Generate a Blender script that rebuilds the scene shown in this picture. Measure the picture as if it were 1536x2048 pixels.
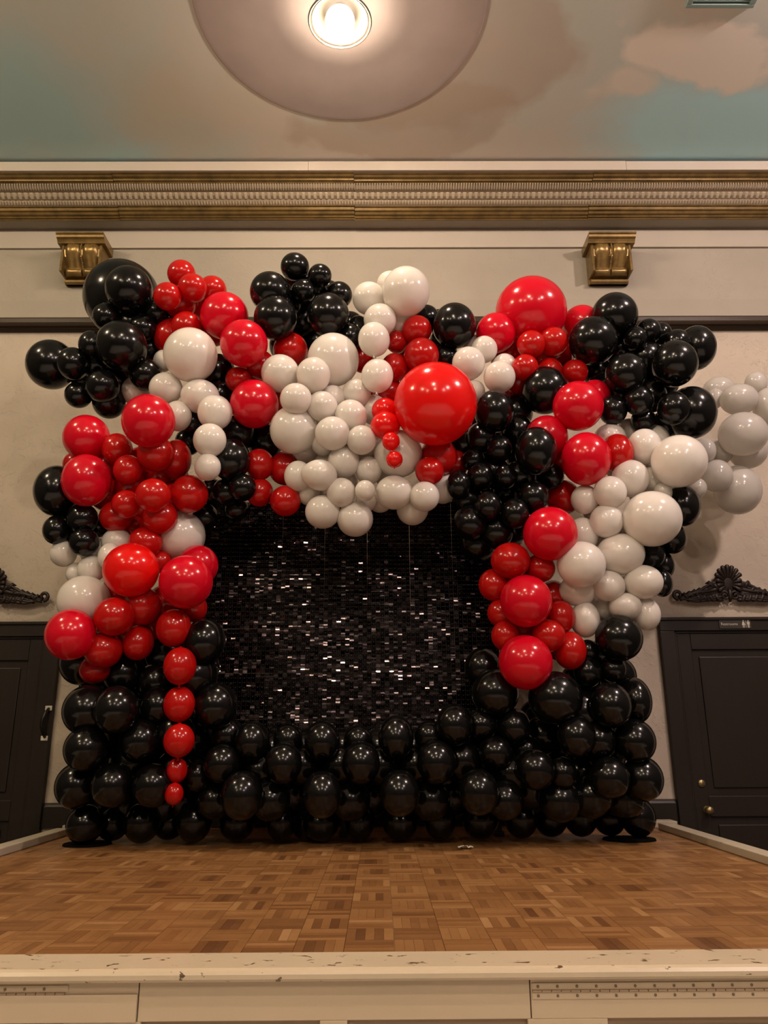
import bpy, bmesh, math, random
from mathutils import Vector, Matrix
for o in list(bpy.data.objects): bpy.data.objects.remove(o, do_unlink=True)
S = bpy.context.scene
C = S.collection
R = math.radians
PI = math.pi
# ------------------------------------------------------------------ camera
cam = bpy.data.objects.new('camera', bpy.data.cameras.new('camera'))
C.objects.link(cam)
cam.data.sensor_fit = 'VERTICAL'
cam.data.sensor_height = 36.0
cam.data.lens = 36.0*1545.0/2048.0
cam.data.clip_start = 0.05
cam.matrix_world = Matrix.Translation((0, 0, 0.64)) @ Matrix.Rotation(R(-0.35), 4, 'Z') @ Matrix.Rotation(R(90+16.3), 4, 'X') @ Matrix.Rotation(R(-0.33), 4, 'Z')
S.camera = cam
# ------------------------------------------------------------------ world, exposure
w = bpy.data.worlds.new('world'); S.world = w
w.use_nodes = True
w.node_tree.nodes['Background'].inputs[0].default_value = (0.02, 0.016, 0.012, 1)
w.node_tree.nodes['Background'].inputs[1].default_value = 0.3
S.view_settings.view_transform = 'Standard'
S.view_settings.look = 'None'
S.view_settings.gamma = 1.0
S.view_settings.use_curve_mapping = False
S.view_settings.exposure = 0.2
# the room's ceiling lamps: (x, y, strength, colour); the lamp builder below makes each one
LX, LY, CEIL = -0.262, 4.216, 5.57
SIDE, BACK = 4.1, 1.35       # the side rows hang farther out and a little nearer the hall
LAMPS = []
for row, y in enumerate((LY, LY-4.2, LY-8.4)):
    for colm, x in enumerate((LX-SIDE, LX, LX+SIDE)):
        s = ((680, 430, 1150), (680, 700, 950), (680, 680, 900))[row][colm]
        colr = ((1.0, 0.80, 0.53), (1.0, 0.80, 0.60), (1.0, 0.78, 0.70))[colm]
        LAMPS.append((x, y-(0 if colm == 1 else BACK), s, colr))
S.cycles.max_bounces = 8
S.cycles.diffuse_bounces = 4
S.cycles.glossy_bounces = 4
S.cycles.caustics_reflective = False
S.cycles.caustics_refractive = False

# ------------------------------------------------------------------ helpers
def link(o, parent=None):
    C.objects.link(o)
    if parent is not None: o.parent = parent
    return o
def obj(name, bm, m, parent=None, smooth=False, loc=None):
    me = bpy.data.meshes.new(name)
    if isinstance(bm, bmesh.types.BMesh):
        bmesh.ops.recalc_face_normals(bm, faces=bm.faces[:])
        bm.to_mesh(me); bm.free()
    else:
        me.from_pydata(bm[0], [], bm[1]); me.update()
    for k in (m if isinstance(m, (list, tuple)) else [m]): me.materials.append(k)
    if smooth:
        for p in me.polygons: p.use_smooth = True
    o = link(bpy.data.objects.new(name, me), parent)
    if loc is not None: o.location = loc
    return o
def tag(o, label=None, cat=None, group=None, kind=None):
    if label: o['label'] = label
    if cat: o['category'] = cat
    if group: o['group'] = group
    if kind: o['kind'] = kind
    return o
def empty(name, loc=(0, 0, 0), rz=0):
    o = bpy.data.objects.new(name, None); o.location = loc; o.rotation_euler = (0, 0, rz)
    o.empty_display_size = 0.1
    return link(o)
def NB(): return bmesh.new()
def box(bm, x0, x1, y0, y1, z0, z1, bev=0.0):
    r = bmesh.ops.create_cube(bm, size=1.0)
    vs = r['verts']
    for v in vs:
        v.co = Vector(((x0+x1)/2+v.co.x*(x1-x0), (y0+y1)/2+v.co.y*(y1-y0), (z0+z1)/2+v.co.z*(z1-z0)))
    if bev > 0:
        es = list({e for v in vs for e in v.link_edges})
        bmesh.ops.bevel(bm, geom=es, offset=bev, segments=2, affect='EDGES', profile=0.5)
    return bm
def bx(*a, bev=0.0): return box(NB(), *a, bev=bev)
def extrude_profile(prof, x0, x1, closed=True):
    """prof: list of (y,z); extruded along x"""
    n = len(prof)
    vs = [(x0, y, z) for y, z in prof]+[(x1, y, z) for y, z in prof]
    fs = [(i, (i+1) % n, n+(i+1) % n, n+i) for i in range(n if closed else n-1)]
    if closed: fs += [tuple(range(n))[::-1], tuple(range(n, 2*n))]
    return vs, fs
def tube(bm, pts, rads, seg=8, cap=True):
    pts = [Vector(p) for p in pts]
    rings = []
    for i, p in enumerate(pts):
        t = (pts[min(i+1, len(pts)-1)]-pts[max(i-1, 0)]).normalized()
        a = t.orthogonal().normalized() if i == 0 else (pa - t*pa.dot(t)).normalized()
        pa = a
        b = t.cross(a)
        rings.append([bm.verts.new(p+(a*math.cos(2*PI*k/seg)+b*math.sin(2*PI*k/seg))*rads[i]) for k in range(seg)])
    for i in range(len(rings)-1):
        for k in range(seg):
            bm.faces.new((rings[i][k], rings[i][(k+1) % seg], rings[i+1][(k+1) % seg], rings[i+1][k]))
    if cap:
        bm.faces.new(rings[0][::-1]); bm.faces.new(rings[-1])
    return bm
def lathe(prof, seg=32, close=False):
    """prof: list of (r,z) revolve round z"""
    vs, fs = [], []
    for r, z in prof:
        for k in range(seg): vs.append((r*math.cos(2*PI*k/seg), r*math.sin(2*PI*k/seg), z))
    for i in range(len(prof)-1):
        for k in range(seg): fs.append((i*seg+k, i*seg+(k+1) % seg, (i+1)*seg+(k+1) % seg, (i+1)*seg+k))
    return vs, fs

# ------------------------------------------------------------------ materials
class NT:
    def __init__(s, name):
        s.m = bpy.data.materials.new(name); s.m.use_nodes = True
        s.t = s.m.node_tree; s.b = s.t.nodes['Principled BSDF']; s.out = s.t.nodes['Material Output']
    def n(s, typ, **kw):
        nd = s.t.nodes.new(typ)
        for k, v in kw.items():
            if k in nd.bl_rna.properties: setattr(nd, k, v)
            else: nd.inputs[k.replace('_', ' ')].default_value = v
        return nd
    def l(s, a, b): s.t.links.new(a, b)
    def coord(s, scale=(1, 1, 1), src='Object'):
        tc = s.n('ShaderNodeTexCoord'); mp = s.n('ShaderNodeMapping')
        mp.inputs['Scale'].default_value = scale
        s.l(tc.outputs[src], mp.inputs[0]); return mp.outputs[0]
    def noise(s, vec, scale, detail=4, rough=0.55, dist=0.0):
        nd = s.n('ShaderNodeTexNoise'); nd.inputs['Scale'].default_value = scale
        nd.inputs['Detail'].default_value = detail; nd.inputs['Roughness'].default_value = rough
        nd.inputs['Distortion'].default_value = dist
        s.l(vec, nd.inputs['Vector']); return nd.outputs[0]
    def ramp(s, fac, stops, mode='LINEAR'):
        nd = s.n('ShaderNodeValToRGB'); cr = nd.color_ramp; cr.interpolation = mode
        while len(cr.elements) < len(stops): cr.elements.new(0.5)
        for e, (p, c) in zip(cr.elements, stops):
            e.position = p; e.color = (c[0], c[1], c[2], 1) if not isinstance(c, (int, float)) else (c, c, c, 1)
        s.l(fac, nd.inputs[0]); return nd.outputs[0]
    def mix(s, fac, a, b):
        nd = s.n('ShaderNodeMix', data_type='RGBA')
        for v, i in ((fac, 0), (a, 6), (b, 7)):
            if isinstance(v, (int, float)): nd.inputs[i].default_value = v
            elif isinstance(v, (tuple, list)): nd.inputs[i].default_value = (*v[:3], 1)
            else: s.l(v, nd.inputs[i])
        return nd.outputs[2]
    def math(s, op, a, b=0.0, clamp=False):
        nd = s.n('ShaderNodeMath', operation=op); nd.use_clamp = clamp
        for v, i in ((a, 0), (b, 1)):
            if isinstance(v, (int, float)): nd.inputs[i].default_value = v
            else: s.l(v, nd.inputs[i])
        return nd.outputs[0]
    def bump(s, h, strength=0.3, dist=0.01):
        nd = s.n('ShaderNodeBump'); nd.inputs['Strength'].default_value = strength; nd.inputs['Distance'].default_value = dist
        s.l(h, nd.inputs['Height']); s.l(nd.outputs[0], s.b.inputs['Normal'])
    def set(s, col=None, rough=None, metal=None, **kw):
        if col is not None:
            if isinstance(col, (tuple, list)): s.b.inputs['Base Color'].default_value = (*col[:3], 1)
            else: s.l(col, s.b.inputs['Base Color'])
        if rough is not None:
            if isinstance(rough, (int, float)): s.b.inputs['Roughness'].default_value = rough
            else: s.l(rough, s.b.inputs['Roughness'])
        if metal is not None: s.b.inputs['Metallic'].default_value = metal
        for k, v in kw.items(): s.b.inputs[k.replace('_', ' ')].default_value = v
        return s.m

def mat_plaster(name, col, stain=0.25, bumps=0.5):
    n = NT(name); v = n.coord()
    big = n.noise(v, 1.3, 3); fine = n.noise(v, 38, 4)
    cl = n.mix(n.ramp(big, [(0.35, 0), (0.7, 1)]), col, tuple(c*(1-stain) for c in col))
    mid = n.noise(v, 5.5, 6, 0.6, 0.8)
    tr = n.ramp(n.noise(v, 9, 5, 0.6, 1.5), [(0.55, 0), (0.62, 1)])
    h = n.math('ADD', n.math('MULTIPLY', mid, 1.2), n.math('ADD', n.math('MULTIPLY', tr, 0.35), n.math('MULTIPLY', fine, 0.12)))
    n.bump(h, bumps, 0.012)
    return n.set(cl, 0.75)
def mat_paint(name, col, rough=0.5, var=0.1, chips=None, chip_scale=14, chip_at=0.7):
    n = NT(name); v = n.coord()
    cl = n.mix(n.noise(v, 3, 4), col, tuple(c*(1-var) for c in col))
    if chips:
        vv = n.coord((1, 1.6, 1.6))
        f = n.ramp(n.noise(vv, chip_scale, 5, 0.62, 0.4), [(chip_at, 0), (chip_at+0.012, 1)])
        cl = n.mix(f, cl, chips)
    n.bump(n.noise(v, 60, 3), 0.12, 0.003)
    return n.set(cl, rough)
M = {}
M['wall'] = mat_plaster('cream_plaster', (0.51, 0.435, 0.35), 0.14, 0.55)
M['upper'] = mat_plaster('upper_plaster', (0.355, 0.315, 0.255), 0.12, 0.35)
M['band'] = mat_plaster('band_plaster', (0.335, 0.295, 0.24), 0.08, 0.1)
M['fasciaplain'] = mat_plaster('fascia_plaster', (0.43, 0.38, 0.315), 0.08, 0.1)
M['hallwall'] = mat_plaster('hall_plaster', (0.09, 0.08, 0.07), 0.1, 0.2)
M['fascia'] = mat_paint('fascia_paint', (0.52, 0.45, 0.38), 0.55, 0.12, (0.30, 0.22, 0.16), 9, 0.72)
M['stagepaint'] = mat_paint('stage_cream_paint', (0.56, 0.45, 0.31), 0.42, 0.12)
M['nosing'] = mat_paint('nosing_paint', (0.58, 0.48, 0.34), 0.3, 0.14, (0.10, 0.06, 0.03), 16, 0.628)
M['curb'] = mat_paint('curb_paint', (0.48, 0.42, 0.32), 0.5, 0.2, (0.25, 0.18, 0.1), 12, 0.68)
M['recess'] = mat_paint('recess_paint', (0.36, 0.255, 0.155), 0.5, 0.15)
def mat_darkwood(name, col=(0.022, 0.015, 0.011)):
    n = NT(name); v = n.coord((18, 18, 1.2))
    g = n.noise(v, 4, 5, 0.6, 0.5)
    cl = n.mix(g, col, tuple(c*0.55 for c in col))
    n.bump(g, 0.15, 0.003)
    return n.set(cl, 0.42, **{'Specular IOR Level': 0.3})
M['dark'] = mat_darkwood('dark_stained_wood')
M['rail'] = mat_darkwood('rail_wood', (0.040, 0.024, 0.013))
M['carved'] = mat_darkwood('carved_dark_wood', (0.022, 0.013, 0.010))
def mat_gold(name, col, rough):
    n = NT(name); v = n.coord()
    f = n.noise(v, 9, 6, 0.65)
    cl = n.mix(n.ramp(f, [(0.4, 0), (0.7, 1)]), col, tuple(c*0.5 for c in col))
    n.bump(n.noise(v, 45, 3), 0.15, 0.003)
    return n.set(cl, rough, 0.5)
M['gold'] = mat_gold('aged_gold', (0.175, 0.108, 0.032), 0.40)
M['bronze'] = mat_gold('bronze_gold', (0.27, 0.17, 0.055), 0.30)
M['ornament'] = mat_paint('ornament_plaster', (0.42, 0.35, 0.25), 0.5, 0.35)
M['groove'] = mat_paint('ornament_ground', (0.26, 0.19, 0.12), 0.6, 0.2)
def simple(name, col, rough=0.5, metal=0.0, **kw):
    n = NT(name); v = n.coord()
    cl = n.mix(n.noise(v, 12, 3), col, tuple(c*0.88 for c in col))
    return n.set(cl, rough, metal, **kw)
M['black_iron'] = simple('black_iron', (0.01, 0.009, 0.008), 0.35, 0.3)
M['brass'] = simple('worn_brass', (0.35, 0.26, 0.13), 0.35, 0.9)
M['white_plate'] = simple('white_plate', (0.75, 0.70, 0.58), 0.4)
M['screw'] = simple('dark_screw', (0.20, 0.14, 0.085), 0.5, 0.2)
M['sign'] = simple('sign_plate', (0.03, 0.024, 0.02), 0.45)
M['letter'] = simple('sign_letter', (0.55, 0.50, 0.42), 0.5)
M['vent'] = simple('vent_paint', (0.24, 0.34, 0.32), 0.5)
M['ventdark'] = simple('vent_shadow', (0.08, 0.10, 0.09), 0.6)
M['mat'] = simple('black_mat', (0.003, 0.003, 0.003), 0.9, **{'Specular IOR Level': 0.05})
M['paper'] = simple('paper_scrap', (0.7, 0.68, 0.6), 0.7)
M['panelgrid'] = simple('panel_backing', (0.014, 0.011, 0.011), 0.5)
M['pin'] = simple('panel_pin', (0.5, 0.46, 0.44), 0.35)
M['bouncefloor'] = simple('bounce_floor_pale', (0.66, 0.64, 0.61), 0.4)
M['carpet'] = simple('dark_carpet', (0.045, 0.035, 0.03), 0.9)
def mat_parquet():
    n = NT('oak_parquet')
    at = n.n('ShaderNodeAttribute'); at.attribute_name = 'tone'
    oi = n.n('ShaderNodeObjectInfo')
    rnd = n.math('ADD', at.outputs['Fac'], n.math('MULTIPLY', n.math('SUBTRACT', oi.outputs['Random'], 0.5), 0.24))
    cl = n.ramp(rnd, [(0.0, (0.120, 0.050, 0.016)), (0.35, (0.23, 0.105, 0.034)), (0.7, (0.33, 0.165, 0.058)), (1.0, (0.44, 0.25, 0.105))])
    v = n.coord(); g = n.noise(v, 55, 4, 0.6, 2.0)
    cl = n.mix(n.math('MULTIPLY', g, 0.45), cl, (0.09, 0.036, 0.012))
    n.bump(g, 0.08, 0.002)
    return n.set(cl, n.ramp(n.noise(v, 6, 4), [(0.3, 0.30), (0.7, 0.46)]))
M['parquet'] = mat_parquet()
def mat_balloon(name, col, rough=0.09, trans=0.0, tcol=None, spec=0.5):
    n = NT(name); n.set(col, rough)
    v = n.coord(); f = n.noise(v, 2.2, 2)
    n.l(n.mix(f, tuple(c*1.06 for c in col), tuple(c*0.92 for c in col)), n.b.inputs['Base Color'])
    n.b.inputs['Specular IOR Level'].default_value = spec
    if trans > 0:
        tr = n.n('ShaderNodeBsdfTranslucent'); tr.inputs[0].default_value = (*(tcol or col), 1)
        # latex: part of the light goes through the skin, the gloss stays on top
        mx = n.n('ShaderNodeMixShader'); mx.inputs[0].default_value = trans
        n.l(n.b.outputs[0], mx.inputs[1]); n.l(tr.outputs[0], mx.inputs[2])
        gl = n.n('ShaderNodeBsdfGlossy'); gl.inputs['Roughness'].default_value = rough
        fr = n.n('ShaderNodeFresnel'); fr.inputs[0].default_value = 1.45
        m2 = n.n('ShaderNodeMixShader'); n.l(n.math('MULTIPLY', fr.outputs[0], trans), m2.inputs[0])
        n.l(mx.outputs[0], m2.inputs[1]); n.l(gl.outputs[0], m2.inputs[2])
        n.l(m2.outputs[0], n.out.inputs[0])
    return n.m
M['K'] = mat_balloon('black_latex', (0.003, 0.003, 0.003), 0.17, spec=0.40)
M['R'] = mat_balloon('red_latex', (0.56, 0.007, 0.006), 0.17, 0.28, (0.70, 0.008, 0.005))
M['C'] = mat_balloon('crimson_latex', (0.68, 0.003, 0.020), 0.17, 0.22, (0.80, 0.003, 0.016))
M['B'] = mat_balloon('bright_red_latex', (0.86, 0.007, 0.006), 0.17, 0.22, (0.92, 0.01, 0.006))
M['W'] = mat_balloon('white_latex', (0.84, 0.795, 0.74), 0.17, 0.24, (0.85, 0.79, 0.72))
M['T'] = mat_balloon('pearl_latex', (0.70, 0.67, 0.63), 0.16, 0.42, (0.85, 0.80, 0.72))

# ------------------------------------------------------------------ ceiling, the dish shadow round each lamp painted on a slightly raised disc
WALL_Y, XL, XR, YB, HALL = 6.30, -6.6, 6.2, -7.2, -0.90
def mat_mural():
    n = NT('painted_sky_mural'); tc = n.n('ShaderNodeTexCoord'); v = tc.outputs['Object']
    nz = n.n('ShaderNodeTexNoise'); nz.inputs['Scale'].default_value = 1.3; nz.inputs['Detail'].default_value = 8
    n.l(v, nz.inputs['Vector'])
    sub = n.n('ShaderNodeVectorMath', operation='SUBTRACT'); n.l(nz.outputs[1], sub.inputs[0]); sub.inputs[1].default_value = (0.5, 0.5, 0.5)
    sc = n.n('ShaderNodeVectorMath', operation='SCALE'); n.l(sub.outputs[0], sc.inputs[0]); sc.inputs['Scale'].default_value = 1.15
    ad = n.n('ShaderNodeVectorMath', operation='ADD'); n.l(v, ad.inputs[0]); n.l(sc.outputs[0], ad.inputs[1])
    wv = ad.outputs[0]
    cl = n.mix(n.ramp(n.noise(wv, 0.45, 3), [(0.40, 0), (0.62, 1)]), (0.72, 0.67, 0.60), (0.62, 0.71, 0.68))
    def blob(cl, cx, cy, rx, ry, col, edge0, edge1, amt=1.0, rot=0.0):
        mp = n.n('ShaderNodeMapping', vector_type='TEXTURE')
        mp.inputs['Location'].default_value = (cx, cy, 0); mp.inputs['Scale'].default_value = (rx, ry, 100)
        mp.inputs['Rotation'].default_value = (0, 0, rot)
        n.l(wv, mp.inputs[0])
        sp = n.n('ShaderNodeSeparateXYZ'); n.l(mp.outputs[0], sp.inputs[0])
        d = n.math('SQRT', n.math('ADD', n.math('MULTIPLY', sp.outputs[0], sp.outputs[0]), n.math('MULTIPLY', sp.outputs[1], sp.outputs[1])))
        f = n.ramp(d, [(edge0, amt), (edge1, 0.0)])
        return n.mix(f, cl, col)
    cl = blob(cl, -3.1, 5.1, 1.15, 1.0, (0.48, 0.73, 0.77), 0.35, 1.0)
    cl = blob(cl, -2.2, 5.55, 0.55, 0.22, (0.50, 0.78, 0.84), 0.3, 1.0, 0.8)
    cl = blob(cl, -1.55, 5.1, 0.7, 0.6, (0.66, 0.63, 0.51), 0.2, 1.0, 0.7)
    cl = blob(cl, 2.9, 5.35, 1.35, 0.75, (0.54, 0.88, 0.98), 0.5, 0.95)
    cl = blob(cl, 1.5, 4.3, 0.75, 0.6, (0.62, 0.70, 0.66), 0.2, 1.0, 0.9)
    cl = blob(cl, 2.45, 4.52, 0.72, 0.40, (0.92, 0.87, 0.79), 0.75, 0.95, 0.95, 0.25)
    cl = blob(cl, 1.95, 4.95, 0.35, 0.28, (0.88, 0.83, 0.75), 0.5, 1.0, 0.8)
    cl = blob(cl, 0.55, 4.6, 1.02, 0.85, (0.50, 0.41, 0.335), 0.82, 0.97, 0.55)
    cl = blob(cl, 0.25, 5.25, 1.0, 0.45, (0.50, 0.40, 0.31), 0.80, 0.97, 0.5)
    n.bump(n.noise(v, 22, 5), 0.1, 0.004)
    return n.set(cl, 0.8)
M['mural'] = mat_mural()
M['dishshadow'] = mat_paint('dish_shadow_paint', (0.46, 0.39, 0.365), 0.7, 0.25)  # darker disc round each lamp: its dish's shadow, painted into the ceiling colour
def build_ceiling():
    vs, fs, mi = [], [], []
    RD, N = 1.03, 64
    prof = [(1.0, 0.0), (1.0, -0.003), (0.99, -0.007), (0.97, -0.008), (0.6, -0.009), (0.3, -0.010)]
    y0 = YB-0.1; y1 = LY+2.1; hx = 1.95
    def strip(a, b_, c_, d):
        i = len(vs); vs.extend([(a, c_, CEIL), (b_, c_, CEIL), (b_, d, CEIL), (a, d, CEIL)]); fs.append((i, i+1, i+2, i+3)); mi.append(0)
    for (cx, cy, s, cc) in LAMPS:
        side = abs(cx-LX) > 1
        xa, xb = (LX-hx, LX+hx) if not side else ((XL-0.1, LX-hx) if cx < LX else (LX+hx, XR+0.1))
        ya, yb = cy-2.1, cy+2.1
        b = len(vs)
        def sq(a):
            c_, s_ = math.cos(a), math.sin(a)
            k = min(((xb-cx) if c_ > 0 else (xa-cx))/c_ if abs(c_) > 1e-6 else 1e9, ((yb-cy) if s_ > 0 else (ya-cy))/s_ if abs(s_) > 1e-6 else 1e9)
            return (cx+c_*k, cy+s_*k, CEIL)
        cs = [math.atan2(q-cy, p-cx) % (2*PI) for p in (xa, xb) for q in (ya, yb)]
        angs = sorted([2*PI*(k+0.37)/N for k in range(N)]+cs)
        n = len(angs)
        vs += [sq(a) for a in angs]
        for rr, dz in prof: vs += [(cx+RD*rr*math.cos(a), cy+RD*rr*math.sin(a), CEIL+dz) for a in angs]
        for ring in range(len(prof)):
            for k in range(n):
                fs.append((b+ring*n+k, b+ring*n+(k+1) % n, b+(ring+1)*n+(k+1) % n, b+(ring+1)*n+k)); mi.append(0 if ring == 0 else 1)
        vs.append((cx, cy, CEIL-0.010)); ci = len(vs)-1; r0 = b+len(prof)*n
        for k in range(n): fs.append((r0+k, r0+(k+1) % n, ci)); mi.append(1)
    for xa, xb, off in ((XL-0.1, LX-hx, BACK), (LX-hx, LX+hx, 0), (LX+hx, XR+0.1, BACK)):
        if off: strip(xa, xb, y1-off, y1)
        strip(xa, xb, min(y0, LY-off-8.4-2.3), LY-off-8.4-2.1)
    o = obj('ceiling', (vs, fs), [M['mural'], M['dishshadow']])
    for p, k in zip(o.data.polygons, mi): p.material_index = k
    tag(o, 'ceiling painted as a cloudy sky with lamp dish shadows painted as round discs', kind='structure')
    obj('ceiling_slab', bx(XL-0.1, XR+0.1, YB-0.1, WALL_Y+0.2, CEIL+0.05, CEIL+0.15), M['hallwall'], o)
build_ceiling()

# ------------------------------------------------------------------ walls and floors
tag(obj('wall_back', bx(XL-0.1, XR+0.1, WALL_Y, WALL_Y+0.2, HALL, CEIL+0.2), M['wall']), 'rough cream plaster wall behind the stage', kind='structure')
tag(obj('wall_left', bx(XL-0.2, XL, YB, WALL_Y, HALL, CEIL+0.2), M['hallwall']), kind='structure')
tag(obj('wall_right', bx(XR, XR+0.2, YB, WALL_Y, HALL, CEIL+0.2), M['hallwall']), kind='structure')
tag(obj('wall_front', bx(XL, XR, YB-0.2, YB, HALL, CEIL+0.2), M['hallwall']), kind='structure')
tag(obj('floor', bx(XL-0.2, XR+0.2, YB-0.2, WALL_Y+0.2, HALL-0.1, HALL), M['carpet']), kind='structure')
tag(obj('floor_bounce', bx(-5.4, 5.2, -3.4, 2.45, HALL, HALL+0.012, bev=0.004), M['bouncefloor']), 'unseen pale floor added before the stage to bounce light upward', kind='structure')  # unseen pale slab, added to throw light back up at the ceiling
# dark picture rail, moulded
pr = [(6.30, 4.20), (6.27, 4.196), (6.252, 4.206), (6.238, 4.202), (6.222, 4.216), (6.206, 4.212), (6.196, 4.226), (6.19, 4.238), (6.19, 4.276), (6.198, 4.284), (6.203, 4.294), (6.30, 4.294)]
tag(obj('trim_1', extrude_profile(pr, XL, XR), M['rail']), 'dark wooden picture rail across the back wall', kind='structure')
# the wall above the rail stands a little forward, with a plain band at its foot and a fascia at its top
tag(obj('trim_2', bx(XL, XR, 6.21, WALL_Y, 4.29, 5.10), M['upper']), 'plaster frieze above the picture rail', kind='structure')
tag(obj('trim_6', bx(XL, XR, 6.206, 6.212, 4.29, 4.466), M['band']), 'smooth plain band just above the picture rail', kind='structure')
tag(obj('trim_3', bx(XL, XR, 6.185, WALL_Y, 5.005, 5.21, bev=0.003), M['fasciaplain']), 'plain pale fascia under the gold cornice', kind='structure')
tag(obj('trim_5', bx(XL, XR, 6.062, 6.20, 5.207, 5.28), M['upper']), 'narrow plaster soffit behind the gold cornice', kind='structure')
# cornice
cor = empty('trim_4', (0, 0, 5.19)); tag(cor, 'gilded cornice with fluted and leafy bands below the ceiling', kind='structure')
def cpart(name, geo, m, smooth=False):
    o = obj(name, geo, m, cor, smooth); o.matrix_parent_inverse = Matrix.Translation((0, 0, -5.19)); return o
cuts = [XL, -4.55, -2.357, -0.215, 1.915, 4.05, XR]
rng = random.Random(3)
for a, b in zip(cuts[:-1], cuts[1:]):
    dz = rng.uniform(-0.004, 0.004); dy = rng.uniform(-0.004, 0.004)
    lo = [(6.06, 5.206), (6.045, 5.206), (6.035, 5.192), (6.03, 5.200), (6.012, 5.204), (6.012, 5.214), (5.992, 5.222), (5.982, 5.238), (5.965, 5.245), (5.962, 5.268), (5.948, 5.272), (5.948, 5.280), (6.06, 5.280)]
    cpart('gold_lower_moulding', extrude_profile([(y+dy, z+dz) for y, z in lo], a+0.002, b-0.002), M['gold'])
    gr = [(6.16, 5.281), (5.958, 5.281), (5.925, 5.305), (5.918, 5.32), (5.888, 5.335), (5.872, 5.36), (5.835, 5.372), (5.815, 5.405), (6.16, 5.405)]
    cpart('ornament_ground', extrude_profile([(y+dy, z+dz) for y, z in gr], a+0.002, b-0.002), M['groove'])
    up = [(6.16, 5.405), (5.812, 5.400), (5.800, 5.412), (5.782, 5.412), (5.776, 5.424), (5.752, 5.430), (5.742, 5.442), (5.725, 5.446), (5.725, 5.452), (6.16, 5.452)]
    cpart('gold_upper_moulding', extrude_profile([(y+dy, z+dz) for y, z in up], a+0.002, b-0.002), M['gold'])
fc = [XL, -3.6, -0.617, 2.2, XR]
for a, b in zip(fc[:-1], fc[1:]):
    cpart('fascia_board', bx(a+0.0015, b-0.0015, 5.70, 5.73, 5.452, 5.546+rng.uniform(-0.003, 0.003)), M['fascia'])
def ribs(name, pitch, prof, wfac, m):
    """row of small raised pieces; prof = (y0,z0,y1,z1,height) of one piece on the slope"""
    bm_v, bm_f = [], []
    y0, z0, y1, z1, h = prof
    nx = Vector((0, z0-z1, y1-y0)).normalized()
    if nx.y > 0: nx = -nx
    k = int((4.6+4.6)/pitch)
    for i in range(k):
        xc = -4.6+(i+0.5)*pitch; hw = pitch*wfac/2
        b = len(bm_v)
        for t, ww, hh in ((0, 0.8, 0.2), (0.15, 1, 0.9), (0.55, 1, 1.0), (0.9, 0.7, 0.8), (1, 0.35, 0.1)):
            p = Vector((0, y0+(y1-y0)*t, z0+(z1-z0)*t))
            for sx, q in ((-1, 0.0), (-0.5, 0.85), (0.5, 0.85), (1, 0.0)):
                c_ = p+nx*(h*hh*q); bm_v.append((xc+sx*hw*ww, c_.y, c_.z))
        for r_ in range(4):
            for s_ in range(3):
                bm_f.append((b+r_*4+s_, b+r_*4+s_+1, b+(r_+1)*4+s_+1, b+(r_+1)*4+s_))
    o = cpart(name, (bm_v, bm_f), m); o['kind'] = 'stuff'
    return o
ribs('flute_row', 0.0228, (5.806, 5.403, 5.850, 5.364, 0.014), 0.62, M['ornament'])
ribs('leaf_row', 0.052, (5.872, 5.362, 5.915, 5.318, 0.016), 0.85, M['ornament'])
ribs('bead_row', 0.026, (5.924, 5.314, 5.952, 5.287, 0.012), 0.8, M['ornament'])

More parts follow.
